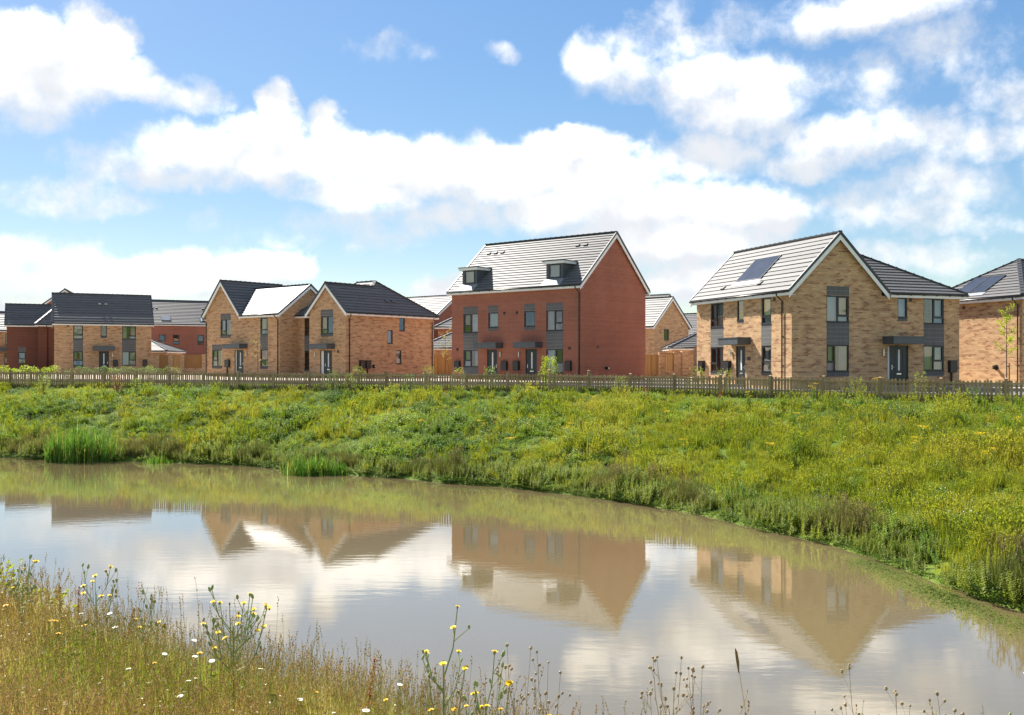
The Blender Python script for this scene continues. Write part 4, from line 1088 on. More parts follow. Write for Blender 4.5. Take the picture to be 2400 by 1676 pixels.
# garages
def garage(x, y, ang, L, Dp, soff, tan, label, mat='buff2'):
    h = House('garage', x, y, 0.0, ang, mat, label, 'garage')
    w = h.wall((0, 0), (L, 0), soff); h.wall((L, 0), (L, Dp), soff); h.wall((L, Dp), (0, Dp), soff); h.wall((0, Dp), (0, 0), soff)
    hip_roof(h, 0, L, 0, Dp, soff + .14, tan, gauge=.36); h.close_roof()
    return h
garage(-43.0, 103.2, 0.0, 5.7, 5.4, 2.45, .42, 'garage with pale hipped roof beside the flat-fronted house')
garage(-33.0, 106.5, 2.0, 4.0, 4.0, 2.20, .16, 'low flat-roofed shed behind the timber panelled wall')
garage(-8.3, 88.0, -6.0, 6.4, 5.6, 2.55, .52, 'buff garage with pale roof between the middle houses')
garage(12.95, 77.5, -4.0, 6.5, 5.6, 2.42, .46, 'garage with pale hipped roof left of the corner house')

# garden walls and timber fences
def garden_wall(label, p0, p1, ztop, piers, panels, name='garden_wall', mat='buff2', low=0.75):
    """brick wall with taller piers and slatted timber between them; panels: (u0,u1,z0)"""
    x0, y0 = p0; x1, y1 = p1
    root = empty(name, (x0, y0, 0), math.atan2(y1 - y0, x1 - x0)); tag(root, label, 'wall')
    L = math.hypot(x1 - x0, y1 - y0); h = Wall((0, 0), (L, 0))
    def bk(u0, u1, o0, o1, z0, z1, nm):
        m = MB(); m.has_uv = True
        for (q, uvs) in (([(u0, o1, z0), (u1, o1, z0), (u1, o1, z1), (u0, o1, z1)], [(u0, z0), (u1, z0), (u1, z1), (u0, z1)]), ([(u1, o1, z0), (u1, o0, z0), (u1, o0, z1), (u1, o1, z1)], [(0, z0), (o1 - o0, z0), (o1 - o0, z1), (0, z1)]), ([(u0, o0, z0), (u0, o1, z0), (u0, o1, z1), (u0, o0, z1)], [(0, z0), (o1 - o0, z0), (o1 - o0, z1), (0, z1)]), ([(u1, o0, z0), (u0, o0, z0), (u0, o0, z1), (u1, o0, z1)], [(u0, z0), (u1, z0), (u1, z1), (u0, z1)]), ([(u0, o1, z1), (u1, o1, z1), (u1, o0, z1), (u0, o0, z1)], [(u0, 0), (u1, 0), (u1, .2), (u0, .2)])):
            m.poly([h.at(*p) for p in q], [(a, b + .5) for a, b in uvs])
        return m.obj(nm, mat, root)
    u = 0.0; solid = []
    for (a, b, z) in sorted(panels):
        if a > u: solid.append((u, a, ztop))
        if z > 0.05: bk(a, b, -.11, .11, -.4, z, 'low_brick_wall')
        u = b
    if u < L: solid.append((u, L, ztop))
    for (a, b, z) in solid: bk(a, b, -.11, .11, -.4, z, 'brick_wall')
    for c in piers: bk(c - .24, c + .24, -.23, .23, -.4, ztop + .08, 'brick_pier'); 
    for (a, b, z) in panels:
        m = MB(); n = max(2, int((b - a) / .125)); st = (b - a) / n
        for k in range(n): h.box(m, a + k * st + .006, a + (k + 1) * st - .006, -.02 + .012 * (k % 2), .01 + .012 * (k % 2), max(z, .06) + .004, ztop - .10)
        m.obj('timber_panel', 'panelwood', root)
        m = MB(); h.box(m, a, b, -.05, .05, ztop - .10, ztop - .06); m.obj('capping', 'panelwood', root)
    return root
garden_wall('brick garden wall with timber gate and panels right of the flat-fronted house', (-36.35, 96.9), (-30.9, 97.2), 2.15, (), [(.75, 1.65, .0), (2.1, 2.85, .75), (3.25, 5.0, .75)])
garden_wall('buff brick garden wall with one timber panel beside the red pair', (11.0, 72.0), (13.15, 72.3), 2.12, (2.0,), [(.45, 1.15, .65)], mat='buff2')
garden_wall('short buff brick wall joining the left end of the corner house', (11.7, 60.4), (12.6, 57.4), 2.3, (.1,), [])
def timber_fence(label, p0, p1, ztop, z0=0.0):
    x0, y0 = p0; x1, y1 = p1
    root = empty('timber_fence', (x0, y0, z0), math.atan2(y1 - y0, x1 - x0)); tag(root, label, 'fence')
    L = math.hypot(x1 - x0, y1 - y0); h = Wall((0, 0), (L, 0)); n = max(2, int(L / .15)); st = L / n
    sh = None
    for k in range(n):
        m = MB(); h.box(m, k * st + .004, (k + 1) * st - .004, -.01 + .01 * (k % 2), .012 + .01 * (k % 2), 0, ztop)
        m.obj('board', 'panelwood', root)
    m = MB(); h.box(m, 0, L, -.03, .04, ztop, ztop + .035); m.obj('capping', 'panelwood', root)
    m = MB()
    for z in (.4, ztop - .35): h.box(m, 0, L, -.07, -.012, z, z + .07)
    m.obj('rail', 'panelwood', root)
timber_fence('golden timber fence between the middle houses', (-7.6, 84.0), (-4.0, 83.4), 1.95)
timber_fence('narrow golden timber fence beside the red pair gable', (9.75, 71.2), (11.0, 71.9), 1.9)

# ------------------------------------------------------------------ picket fence
def gz1(x, y): return float(ground_z(np.array([x]), np.array([y]))[0])
pk = MB()
pk.box8([(-.046, -.010, -.02), (.046, -.010, -.02), (.046, .010, -.02), (-.046, .010, -.02), (-.046, -.010, .875), (.046, -.010, .875), (.046, .010, .875), (-.046, .010, .875)])
i = [pk.vert(p) for p in ((-.046, -.010, .875), (.046, -.010, .875), (.046, .010, .875), (-.046, .010, .875), (-.020, -.010, .90), (.020, -.010, .90), (.020, .010, .90), (-.020, .010, .90))]
for q in ((4, 5, 6, 7), (0, 1, 5, 4), (1, 2, 6, 5), (2, 3, 7, 6), (3, 0, 4, 7)): pk.face([i[k] for k in q])
picket_me = pk.mesh('picket', 'picket')
po = MB()
po.box8([(-.055, -.055, -.3), (.055, -.055, -.3), (.055, .055, -.3), (-.055, .055, -.3), (-.055, -.055, .96), (.055, -.055, .96), (.055, .055, .985), (-.055, .055, .985)])
post_me = po.mesh('post', 'picket')
po = MB(); po.tube([(0, 0, -.3), (0, 0, .98), (0, 0, 1.0), (0, 0, 1.03), (0, 0, 1.05), (0, 0, 1.10), (0, 0, 1.12)], [.075, .075, .055, .055, .085, .085, .03], 12)
gatepost_me = po.mesh('gate_post', 'picket')
def picket_fence(label, p0, p1, bay, skip_first=False, round_posts=(), fall=0.0):
    p0, p1 = Vector((*p0, 0)), Vector((*p1, 0)); L = (p1 - p0).length; d = (p1 - p0) / L; ang = math.atan2(d.y, d.x); zb = -.12
    root = empty('picket_fence', (p0.x, p0.y, zb), ang); root.rotation_euler = (0, math.atan2(fall, L), ang); tag(root, label, 'fence')
    n = round(L / bay); rng = random.Random(int(L * 10))
    for k in range(1 if skip_first else 0, n + 1):
        o = bpy.data.objects.new('gate_post' if k in round_posts else 'post', gatepost_me if k in round_posts else post_me); col.objects.link(o); o.parent = root
        o.location = (L * k / n, 0, rng.uniform(-.015, .015)); o.rotation_euler = (rng.uniform(-.012, .012), rng.uniform(-.012, .012), 0)
    for k in range(n):
        for z in (.28, .74):
            m = MB(); a, b = L * k / n + .056, L * (k + 1) / n - .056
            s = -1 if d.x > 0 else 1
            m.box(a, b, min(.012 * s, .05 * s), max(.012 * s, .05 * s), z, z + .075); m.obj('rail', 'picket', root)
    np_ = int(L / .141)
    for k in range(np_):
        o = bpy.data.objects.new('picket', picket_me); col.objects.link(o); o.parent = root
        o.location = (L * (k + .5) / np_ + rng.uniform(-.008, .008), 0, rng.uniform(-.035, .02)); o.rotation_euler = (rng.uniform(-.015, .015), rng.gauss(0, .02), 0)
    return root
picket_fence('long straight timber picket fence along the left bank top', (1.93, 49.2), (-33.0, 59.64), 2.3, False, (0,), -.03)
picket_fence('timber picket fence angling towards the right picture edge', (1.93, 49.2), (22.7, 34.03), 2.33, True, (1,), .12)

# ------------------------------------------------------------------ plant prototypes (kept out of the scene, instanced by the vegetation objects)
rs = np.random.RandomState(7)
def rot_basis(yaw, pitch):
    return None
def add_leaf(m, c, d, up, L, w, mi=0, fold=.25):
    """pointed leaf from c along d"""
    d = d / (np.linalg.norm(d) + 1e-9); s = np.cross(d, up); s = s / (np.linalg.norm(s) + 1e-9); n = np.cross(s, d)
    a = c; b = c + d * L * .45 + s * w + n * w * fold; e = c + d * L; f = c + d * L * .45 - s * w + n * w * fold
    i = [m.vert(p) for p in (a, b, e, f)]; m.face((i[0], i[1], i[2]), mi); m.face((i[0], i[2], i[3]), mi)
def add_blade(m, base, yaw, h, lean, w, mi=0, seg=3, droop=1.7):
    pts = []; dx, dy = math.cos(yaw), math.sin(yaw); sx, sy = -dy, dx
    for k in range(seg + 1):
        t = k / seg; r = lean * t ** droop
        pts.append((np.array(base) + np.array([dx * r, dy * r, h * t * (1 - .25 * lean / max(h, .01) * t)]), w * (1 - t) ** .7))
    prev = None
    for (p, ww) in pts:
        if ww < 1e-4 or p is pts[-1][0]:
            e = m.vert(p); m.face((prev[0], prev[1], e), mi); break
        cur = (m.vert(p + np.array([sx, sy, 0]) * ww), m.vert(p - np.array([sx, sy, 0]) * ww))
        if prev: m.face((prev[0], prev[1], cur[1], cur[0]), mi)
        prev = cur
def leafy(n, r, h, leaf, flowers=0, fs=.02):
    m = MB()
    for _ in range(n):
        a = rs.uniform(0, 6.283); q = math.sqrt(rs.uniform(0, 1)); top = h * (1 - q * q * .6) * rs.uniform(.75, 1.1)
        z = top * rs.uniform(.25, 1) ** .6
        c = np.array([math.cos(a) * q * r, math.sin(a) * q * r, z])
        d = np.array([math.cos(a + rs.normal(0, 1.0)), math.sin(a + rs.normal(0, 1.0)), rs.uniform(-.2, .9)])
        L = leaf * rs.uniform(.6, 1.3); add_leaf(m, c, d, np.array([rs.normal(0, .3), rs.normal(0, .3), 1]), L, L * .32)
    for _ in range(flowers):
        a = rs.uniform(0, 6.283); q = math.sqrt(rs.uniform(0, 1)); z = h * (1 - q * q * .6) * rs.uniform(.98, 1.15); c = np.array([math.cos(a) * q * r, math.sin(a) * q * r, z])
        for k in range(2):
            add_leaf(m, c, np.array([rs.normal(), rs.normal(), rs.uniform(-.3, .5)]), np.array([0, 0, 1.]), fs * 2, fs * .8, 1)
    return m
def tuft(n, h, lean, w, r=.1, mi=0, seeds=0, sl=.05):
    m = MB()
    for _ in range(n):
        a = rs.uniform(0, 6.283); b = (rs.normal(0, r), rs.normal(0, r), -.03); hh = h * rs.uniform(.5, 1.1)
        add_blade(m, b, a, hh, abs(rs.normal(0, lean)) * hh, w * rs.uniform(.7, 1.2), mi)
    for _ in range(seeds):
        a = rs.uniform(0, 6.283); ln = abs(rs.normal(0, lean * .6)); hh = h * rs.uniform(.85, 1.3); b = np.array([rs.normal(0, r), rs.normal(0, r), 0])
        tip = b + np.array([math.cos(a) * ln * hh, math.sin(a) * ln * hh, hh])
        m.tube([b, (b + tip) / 2 + np.array([0, 0, hh * .05]), tip], [w * .5, w * .45, w * .35], 3, mi, False)
        for k in range(5):
            add_leaf(m, tip - (tip - b) * (.03 * k), np.array([rs.normal(0, .6), rs.normal(0, .6), 1]), np.array([rs.normal(), rs.normal(), .2]), sl, sl * .28, 1)
    return m
def uprights(n, h, r, leaf):
    m = MB()
    for _ in range(n):
        b = np.array([rs.normal(0, r), rs.normal(0, r), -.02]); hh = h * rs.uniform(.6, 1.1); t = b + np.array([rs.normal(0, .09), rs.normal(0, .09), hh])
        m.tube([b, t], [.006, .003], 3, 0, False)
        k = int(hh / .045)
        for j in range(2, k):
            f = j / k; c = b + (t - b) * f; a = rs.uniform(0, 6.283) 
            for q in range(3):
                aa = a + q * 2.1; L = leaf * (1.15 - .7 * f) * rs.uniform(.7, 1.2)
                add_leaf(m, c, np.array([math.cos(aa), math.sin(aa), .7]), np.array([0, 0, 1.]), L, L * .2)
    return m
def dockspike(n, h):
    m = MB()
    for _ in range(n):
        b = np.array([rs.normal(0, .05), rs.normal(0, .05), 0]); hh = h * rs.uniform(.7, 1.1); t = b + np.array([rs.normal(0, .08), rs.normal(0, .08), hh]); m.tube([b, t], [.005, .003], 3, 0, False)
        for j in range(70):
            f = rs.uniform(.35, 1); c = b + (t - b) * f + rs.normal(0, .018 * (1.2 - f), 3); add_leaf(m, c, rs.normal(0, 1, 3), np.array([0, 0, 1.]), .035, .011)
    return m
def proto(name, m, mats):
    o = bpy.data.objects.new(name, m.mesh(name, mats)); return o
def scatter(name, protos, pts, yaw, tilt, scl, idx, label, kind='stuff'):
    c = bpy.data.collections.new(name + '_kinds')
    for o in protos: c.objects.link(o)
    me = bpy.data.meshes.new(name); me.from_pydata(pts.tolist(), [], [])
    at = me.attributes.new('turn', 'FLOAT_VECTOR', 'POINT'); at.data.foreach_set('vector', np.stack([tilt[:, 0], tilt[:, 1], yaw], 1).astype(np.float32).ravel())
    at = me.attributes.new('size', 'FLOAT', 'POINT'); at.data.foreach_set('value', scl.astype(np.float32))
    at = me.attributes.new('which', 'INT', 'POINT'); at.data.foreach_set('value', idx.astype(np.int32))
    ob = bpy.data.objects.new(name, me); col.objects.link(ob); tag(ob, label, kind=kind)
    ng = bpy.data.node_groups.new(name + '_nodes', 'GeometryNodeTree')
    ng.interface.new_socket('Geometry', in_out='INPUT', socket_type='NodeSocketGeometry'); ng.interface.new_socket('Geometry', in_out='OUTPUT', socket_type='NodeSocketGeometry')
    gi = ng.nodes.new('NodeGroupInput'); go = ng.nodes.new('NodeGroupOutput'); iop = ng.nodes.new('GeometryNodeInstanceOnPoints'); ci = ng.nodes.new('GeometryNodeCollectionInfo')
    ci.inputs['Collection'].default_value = c; ci.inputs['Separate Children'].default_value = True; ci.inputs['Reset Children'].default_value = True
    def na(n, t):
        q = ng.nodes.new('GeometryNodeInputNamedAttribute'); q.data_type = t; q.inputs['Name'].default_value = n; return q.outputs['Attribute']
    l = ng.links.new
    l(gi.outputs[0], iop.inputs['Points']); l(ci.outputs[0], iop.inputs['Instance']); iop.inputs['Pick Instance'].default_value = True
    l(na('which', 'INT'), iop.inputs['Instance Index']); l(na('turn', 'FLOAT_VECTOR'), iop.inputs['Rotation']); l(na('size', 'FLOAT'), iop.inputs['Scale']); l(iop.outputs[0], go.inputs[0])
    md = ob.modifiers.new('plants', 'NODES'); md.node_group = ng
    return ob

def vnoise(x, y, s, seed=0):
    x = x / s + seed * 17.3; y = y / s - seed * 9.1
    xi, yi = np.floor(x), np.floor(y); fx, fy = x - xi, y - yi; fx = fx * fx * (3 - 2 * fx); fy = fy * fy * (3 - 2 * fy)
    h = lambda a, b: np.modf(np.abs(np.sin(a * 127.1 + b * 311.7) * 43758.5453))[0]
    return (h(xi, yi) * (1 - fx) + h(xi + 1, yi) * fx) * (1 - fy) + (h(xi, yi + 1) * (1 - fx) + h(xi + 1, yi + 1) * fx) * fy

# --- far bank
BP = [proto('a0', leafy(260, .40, .32, .062), ['weed', 'cream']), proto('a1', leafy(260, .38, .36, .052, 16, .018), ['weed', 'cream']), proto('a2', leafy(240, .36, .32, .068), ['weed_dark', 'cream']), proto('a3', leafy(230, .34, .40, .052, 8, .016), ['weed_dark', 'cream']),
      proto('a4', tuft(85, .48, .30, .010, .13), ['grass']), proto('a5', tuft(75, .62, .28, .009, .12, 0, 10, .06), ['grass', 'grass']), proto('a6', tuft(95, .80, .42, .009, .15), ['rush']), proto('a7', tuft(80, .95, .38, .009, .13, 0, 14, .06), ['rush', 'rushseed']),
      proto('a8', uprights(9, .70, .16, .11), ['herb']), proto('a9', uprights(7, .55, .16, .13), ['weed']), proto('b0', dockspike(3, .8), ['rust']), proto('b1', leafy(190, .34, .20, .06), ['shoremat', 'cream'])]
N = 125000
bx = rs.uniform(-40, 34, N); by = rs.uniform(15, 62, N)
keep = inside(bx, by, RING) & ~inside(bx, by, POND) & (np.abs(bx) < .56 * by + 8.0) & (by > 14)
bx, by = bx[keep], by[keep]
dS = seg_dist(bx, by, POND, True); dF = seg_dist(bx, by, FENCE); tt = dS / (dS + dF + 1e-6)
near = np.clip((48 - by) / 30, 0, 1)
n1 = vnoise(bx, by, 2.2, 1); n2 = vnoise(bx, by, 1.0, 2); n3 = vnoise(bx, by, 4.0, 3); u = rs.uniform(0, 1, len(bx)); u2 = rs.uniform(0, 1, len(bx))
right = np.clip((bx - 1.5) / 5.0, 0, 1)
gold = right * np.clip(1.25 - np.abs(tt - .38) * 2.3, 0, 1)
idx = np.zeros(len(bx), int)
leaf_sel = np.where(n1 < .46, np.where(u2 < .5, 2, 3), np.where(u2 < .40, 0, np.where(u2 < .75, 1, 9)))
grass_sel = np.where(u2 < .55, 4, 5)
pg = .16 + .72 * gold + .25 * (n3 > .62)
idx = np.where(u < pg, grass_sel, leaf_sel)
idx = np.where((u > .996) & (tt > .25), 10, idx)
edge = dS < .55 + 1.0 * n2 * (1 + .5 * right)
esel = np.where(n1 > .55, np.where(u2 < .55, 6, np.where(u2 < .8, 7, 9)), np.where(u2 < .40, 8, np.where(u2 < .62, 11, np.where(u2 < .85, 9, 4))))
idx = np.where(edge & (dS > .12), esel, idx)
idx = np.where((dS <= .30), np.where(u2 < .7, 11, 8), idx)
upper = (dF < .55); idx = np.where(upper & (u < .5), np.where(u2 < .5, 4, 9), idx)
dens = np.where(edge, .80, .52) * np.where(by > 38, .85, 1.0)
k = rs.uniform(0, 1, len(bx)) < dens
bx, by, idx, n1, dF = bx[k], by[k], idx[k], n1[k], dF[k]
n4 = vnoise(bx, by, 1.25, 8); sc = rs.uniform(.7, 1.05, len(bx)) * (0.50 + .85 * n4) * (.9 + .2 * n1); sc = sc * np.clip(.36 + .5 * dF, 0, 1) * np.where((idx == 8) | (idx == 6) | (idx == 7), .86, 1.0)
bz = ground_z(bx, by) - .02
scatter('bank_vegetation', BP, np.stack([bx, by, bz], 1), rs.uniform(0, 6.283, len(bx)), rs.normal(0, .10, (len(bx), 2)), sc, idx, 'dense green weeds, grasses and rushes covering the far bank')

# strip of rough grass behind the fence and in front of the houses
N = 5200; vx = rs.uniform(-35, 26, N); o = rs.uniform(.15, .95, N)
fy = np.interp(vx, [-34.2, 1.93, 19.32, 27.08], [60.0, 49.2, 36.5, 30.84]); vy = fy + o
scatter('verge_grass', [proto('v0', tuft(70, .30, .30, .009, .15), ['grass']), proto('v1', leafy(120, .3, .28, .07), ['weed'])], np.stack([vx, vy, ground_z(vx, vy) - .02], 1), rs.uniform(0, 6.283, N), rs.normal(0, .08, (N, 2)), rs.uniform(.6, 1.2, N), (rs.uniform(0, 1, N) < .4).astype(int), 'rough grass strip behind the picket fence')

# --- near bank: dry meadow
FP = [proto('f0', tuft(60, .30, .75, .0022, .10), ['straw']), proto('f1', tuft(40, .32, .60, .0021, .10, 0, 16, .014), ['straw', 'seed']), proto('f2', tuft(60, .28, .60, .0024, .10), ['straw_green']), proto('f3', tuft(26, .38, .40, .0018, .09, 0, 16, .012), ['straw_green', 'seed']),
      proto('f4', leafy(46, .11, .26, .05), ['herb', 'cream']), proto('f5', leafy(80, .10, .26, .012), ['rust', 'seed']), proto('f6', leafy(110, .14, .28, .015, 3, .006), ['seed', 'cream']), proto('f7', tuft(50, .60, .16, .0022, .06), ['straw_green'])]
N = 24000; cx = rs.uniform(-9.0, 6.5, N); cy = rs.uniform(2.6, 12.5, N)
keep = ~inside(cx, cy, POND) & (np.abs(cx) < .56 * cy + 2.6); cx, cy = cx[keep], cy[keep]
dC = seg_dist(cx, cy, CREST); past = inside(cx, cy, RING)
keep = (~past | (dC < 2.2)); cx, cy, dC, past = cx[keep], cy[keep], dC[keep], past[keep]
u = rs.uniform(0, 1, len(cx)); g1 = vnoise(cx, cy, .9, 5); g2 = vnoise(cx, cy, .35, 6)
green = np.clip((-cx - 2.2) / 1.6, 0, 1) * (past & (dC > .25))
ci = np.where(u < .34, 0, np.where(u < .60, 1, np.where(u < .72, 2, np.where(u < .82, 3, np.where(u < .97, 6, 4)))))
ci = np.where(g1 > .62, np.where(u < .55, 2, np.where(u < .9, 3, 4)), ci); ci = np.where((u > .994), 5, ci)
ci = np.where(rs.uniform(0, 1, len(cx)) < green * .8, np.where(u < .5, 2, np.where(u < .8, 4, 7)), ci)
cs = rs.uniform(.65, 1.15, len(cx)) * (.8 + .35 * g2)
scatter('dry_meadow_grass', FP, np.stack([cx, cy, ground_z(cx, cy) - .01], 1), rs.uniform(0, 6.283, len(cx)), rs.normal(0, .10, (len(cx), 2)), cs, ci, 'dry golden grass and seed heads on the near bank')

# ------------------------------------------------------------------ reeds at the waterline
def reed_clump(x, y, rx, ry, h, n, label, seed):
    r = np.random.RandomState(seed); m = MB()
    for _ in range(n):
        a = r.uniform(0, 6.283); q = math.sqrt(r.uniform(0, 1)); b = (math.cos(a) * q * rx, math.sin(a) * q * ry, -.1); hh = h * r.uniform(.55, 1.08) * (1 - .45 * q * q)
        b = (b[0] * (1 + .25 * math.sin(a * 3 + seed)), b[1] * (1 + .3 * math.sin(a * 4 + seed)), b[2]); hh *= .72 + .45 * vnoise(np.array([b[0]]), np.array([b[1]]), .45, seed)[0]
        add_blade(m, b, r.uniform(0, 6.283), hh, abs(r.normal(.16, .24)) * hh, r.uniform(.010, .024), int(r.uniform() < .12), 4, 2.2)
    o = m.obj('reed_clump', ['reed', 'straw_green']); o.location = (x, y, WATER_Z + .02); tag(o, label, 'reeds', 'bright green reed clumps at the far waterline')
reed_clump(-20.3, 44.9, 1.75, .7, 2.3, 1000, 'largest bright green reed clump at the far left waterline', 1)
reed_clump(-16.3, 44.1, .65, .35, .55, 260, 'small low reed clump right of the largest clump', 2)
reed_clump(-8.15, 39.6, 1.2, .55, 1.25, 800, 'bright green reed clump at the far waterline below the picket fence', 3)

# floating weed at the right shore
m = MB(); r = np.random.RandomState(4)
for _ in range(7000):
    t = r.uniform(0, 1); bx_ = np.interp(t, [0, .35, .7, 1], [8.3, 8.65, 8.8, 9.6]); by_ = np.interp(t, [0, .35, .7, 1], [22.6, 19.8, 18.2, 15.2]); o = -abs(r.normal(0, .42)) + .1
    c = np.array([bx_ + o * .9 + r.normal(0, .12), by_ + o * .25 + r.normal(0, .2), WATER_Z + .006]); a = r.uniform(0, 6.283); s = r.uniform(.008, .024)
    q = [c + np.array([math.cos(a + k * 1.571) * s, math.sin(a + k * 1.571) * s * r.uniform(.6, 1), 0]) for k in range(4)]; m.poly(q)
tag(m.obj('floating_weed', 'shoremat'), 'green weed floating at the right shore', kind='stuff')

# ------------------------------------------------------------------ flowering plants
def petals(m, c, nrm, r0, r1, n, w, mi=0, lift=.2):
    nrm = Vector(nrm).normalized(); a = nrm.cross(Vector((0.3, 0.9, 0.1))).normalized(); b = nrm.cross(a)
    for k in range(n):
        t = 2 * math.pi * k / n; d = a * math.cos(t) + b * math.sin(t); s = nrm.cross(d); c0 = Vector(c) + d * r0; c1 = Vector(c) + d * r1 + nrm * lift * r1
        m.poly([c0 - s * w * .5, c0 + s * w * .5, (c0 + c1 * 2) / 3 + s * w, c1, (c0 + c1 * 2) / 3 - s * w], None, mi)
def flower_me(name, r, n, mat, disc='orange', lift=.15, cup=True):
    m = MB(); petals(m, (0, 0, 0), (0, 0, 1), r * .25, r, n, r * 2.2 / n * 1.25, 0, lift)
    if cup: petals(m, (0, 0, .002), (0, 0, 1), r * .1, r * .66, n, r * 1.6 / n, 0, lift + .25)
    m.tube([(0, 0, -.002), (0, 0, r * .12), (0, 0, r * .2)], [r * .30, r * .30, r * .12], 10, 1)
    m.tube([(0, 0, -r * .75), (0, 0, -r * .35), (0, 0, 0)], [r * .16, r * .34, r * .36], 8, 2)
    return m.mesh(name, [mat, disc, 'stemgreen'])
oxt_me = flower_me('flower_head', .016, 14, 'yellow', 'orange')
daisy_me = flower_me('flower_head', .0155, 16, 'petal', 'yellow', .05, False)
low_me = flower_me('flower_head', .0145, 15, 'orange', 'orange')
mb = MB(); mb.tube([(0, 0, -.004), (0, 0, .003), (0, 0, .012), (0, 0, .018)], [.002, .006, .005, .002], 7); bud_me = mb.mesh('bud', 'stemgreen')
mb = MB(); mb.tube([(0, 0, -.003), (0, 0, .002), (0, 0, .009)], [.002, .006, .003], 7); seedbud_me = mb.mesh('seed_head', 'stembrown')
def child(name, me, parent, loc, tilt=(0, 0), s=1.0):
    o = bpy.data.objects.new(name, me); col.objects.link(o); o.parent = parent; o.location = loc; o.rotation_euler = (tilt[0], tilt[1], loc[0] * 50 % 6.28); o.scale = (s, s, s); return o
def branching(name, x, y, h, spread, tips, seed, label, cat, group, stem='stemgreen', head=None, bud=None, fl=.4, leaves=4, sub=2, thick=.0032):
    r = random.Random(seed); z = gz1(x, y) - .02; root = empty(name, (x, y, z), 0); tag(root, label, cat, group)
    m = MB(); heads = []; tall = h + .02
    lean = (r.uniform(-.05, .05), r.uniform(-.05, .05))
    main = [Vector((lean[0] * t * tall, lean[1] * t * tall, tall * t * .72)) for t in (0, .33, .66, 1)]
    m.tube(main, [thick, thick * .9, thick * .8, thick * .6], 5)
    for k in range(tips):
        f = .30 + .66 * (k + r.uniform(0, .6)) / tips; i = min(2, int(f * 3)); base = main[i].lerp(main[i + 1], f * 3 - i)
        a = k * 2.4 + r.uniform(-.4, .4); hz = tall * (r.uniform(.68, 1.0) if k < tips - 1 else 1.0); out = spread * r.uniform(.4, 1.0) * (1.1 - .5 * f)
        tip = Vector((base.x + math.cos(a) * out, base.y + math.sin(a) * out * .8, max(hz, base.z + .06))); mid = base.lerp(tip, .5) + Vector((math.cos(a) * out * .18, math.sin(a) * out * .15, -.02))
        m.tube([base, mid, tip], [thick * .6, thick * .5, thick * .35], 4); heads.append((tip, True))
        for q in range(sub):
            g = r.uniform(.35, .85); b2 = base.lerp(mid, g * 2) if g < .5 else mid.lerp(tip, g * 2 - 1); aa = a + r.choice((-1, 1)) * r.uniform(.6, 1.4)
            t2 = b2 + Vector((math.cos(aa) * .05 * r.uniform(.5, 1.3), math.sin(aa) * .05, r.uniform(.03, .08))); m.tube([b2, t2], [thick * .4, thick * .3], 4); heads.append((t2, False))
    m.obj('stem', stem, root)
    for (p, main_) in heads:
        if head and r.random() < (fl if main_ else fl * .45): child('flower_head', head, root, p, (r.uniform(-.4, .5), r.uniform(-.4, .4)), r.uniform(.8, 1.15))
        else: child('bud' if bud is bud_me else 'seed_head', bud, root, p, (r.uniform(-.4, .4), r.uniform(-.4, .4)), r.uniform(.8, 1.4))
    for k in range(leaves):
        t = r.uniform(.08, .8); i = min(2, int(t * 3)); b = main[i].lerp(main[i + 1], t * 3 - i); a = r.uniform(0, 6.28); mm = MB(); L = r.uniform(.05, .10) * (1.1 - .5 * t)
        add_leaf(mm, np.array(b), np.array([math.cos(a), math.sin(a), .35]), np.array([0, 0, 1.]), L, L * .16); mm.obj('leaf', 'herb', root)
    return root
G1 = 'yellow flowered tall plants on the near bank'
branching('yellow_oxtongue', -1.42, 4.9, .66, .24, 13, 11, 'largest branching yellow flowered plant, left of centre on the near bank', 'wildflower', G1, head=oxt_me, bud=bud_me, fl=.6, leaves=9, sub=3, thick=.0056)
branching('yellow_oxtongue', -.284, 4.0, .80, .16, 6, 12, 'tall slender yellow flowered plant in the centre before the water', 'wildflower', G1, head=oxt_me, bud=bud_me, fl=.6, leaves=10, sub=2, thick=.0054)
branching('yellow_oxtongue', -2.5, 5.8, .60, .17, 6, 13, 'spindly yellow flowered plant third from the left picture edge', 'wildflower', G1, head=oxt_me, bud=bud_me, fl=.45, leaves=7, sub=3, thick=.0042)
branching('yellow_oxtongue', -2.05, 5.4, .46, .13, 7, 14, 'short bushy budded plant left of the largest yellow one', 'wildflower', G1, head=oxt_me, bud=bud_me, fl=.35, leaves=8, sub=4, thick=.0042)
branching('yellow_oxtongue', -3.07, 6.0, .60, .16, 6, 15, 'yellow flowered plant at the left picture edge', 'wildflower', G1, head=oxt_me, bud=bud_me, fl=.4, leaves=8, sub=3, thick=.0045)
branching('yellow_oxtongue', -.10, 3.9, .64, .13, 6, 16, 'yellow flowered plant just right of the tall slender one', 'wildflower', G1, head=oxt_me, bud=bud_me, fl=.45, leaves=7, sub=3, thick=.0042)
branching('yellow_oxtongue', 1.93, 3.6, .66, .08, 3, 17, 'yellow flowered plant at the right picture edge', 'wildflower', G1, head=oxt_me, bud=bud_me, fl=.9, leaves=2)
G2 = 'dry seeded stalks on the near bank'
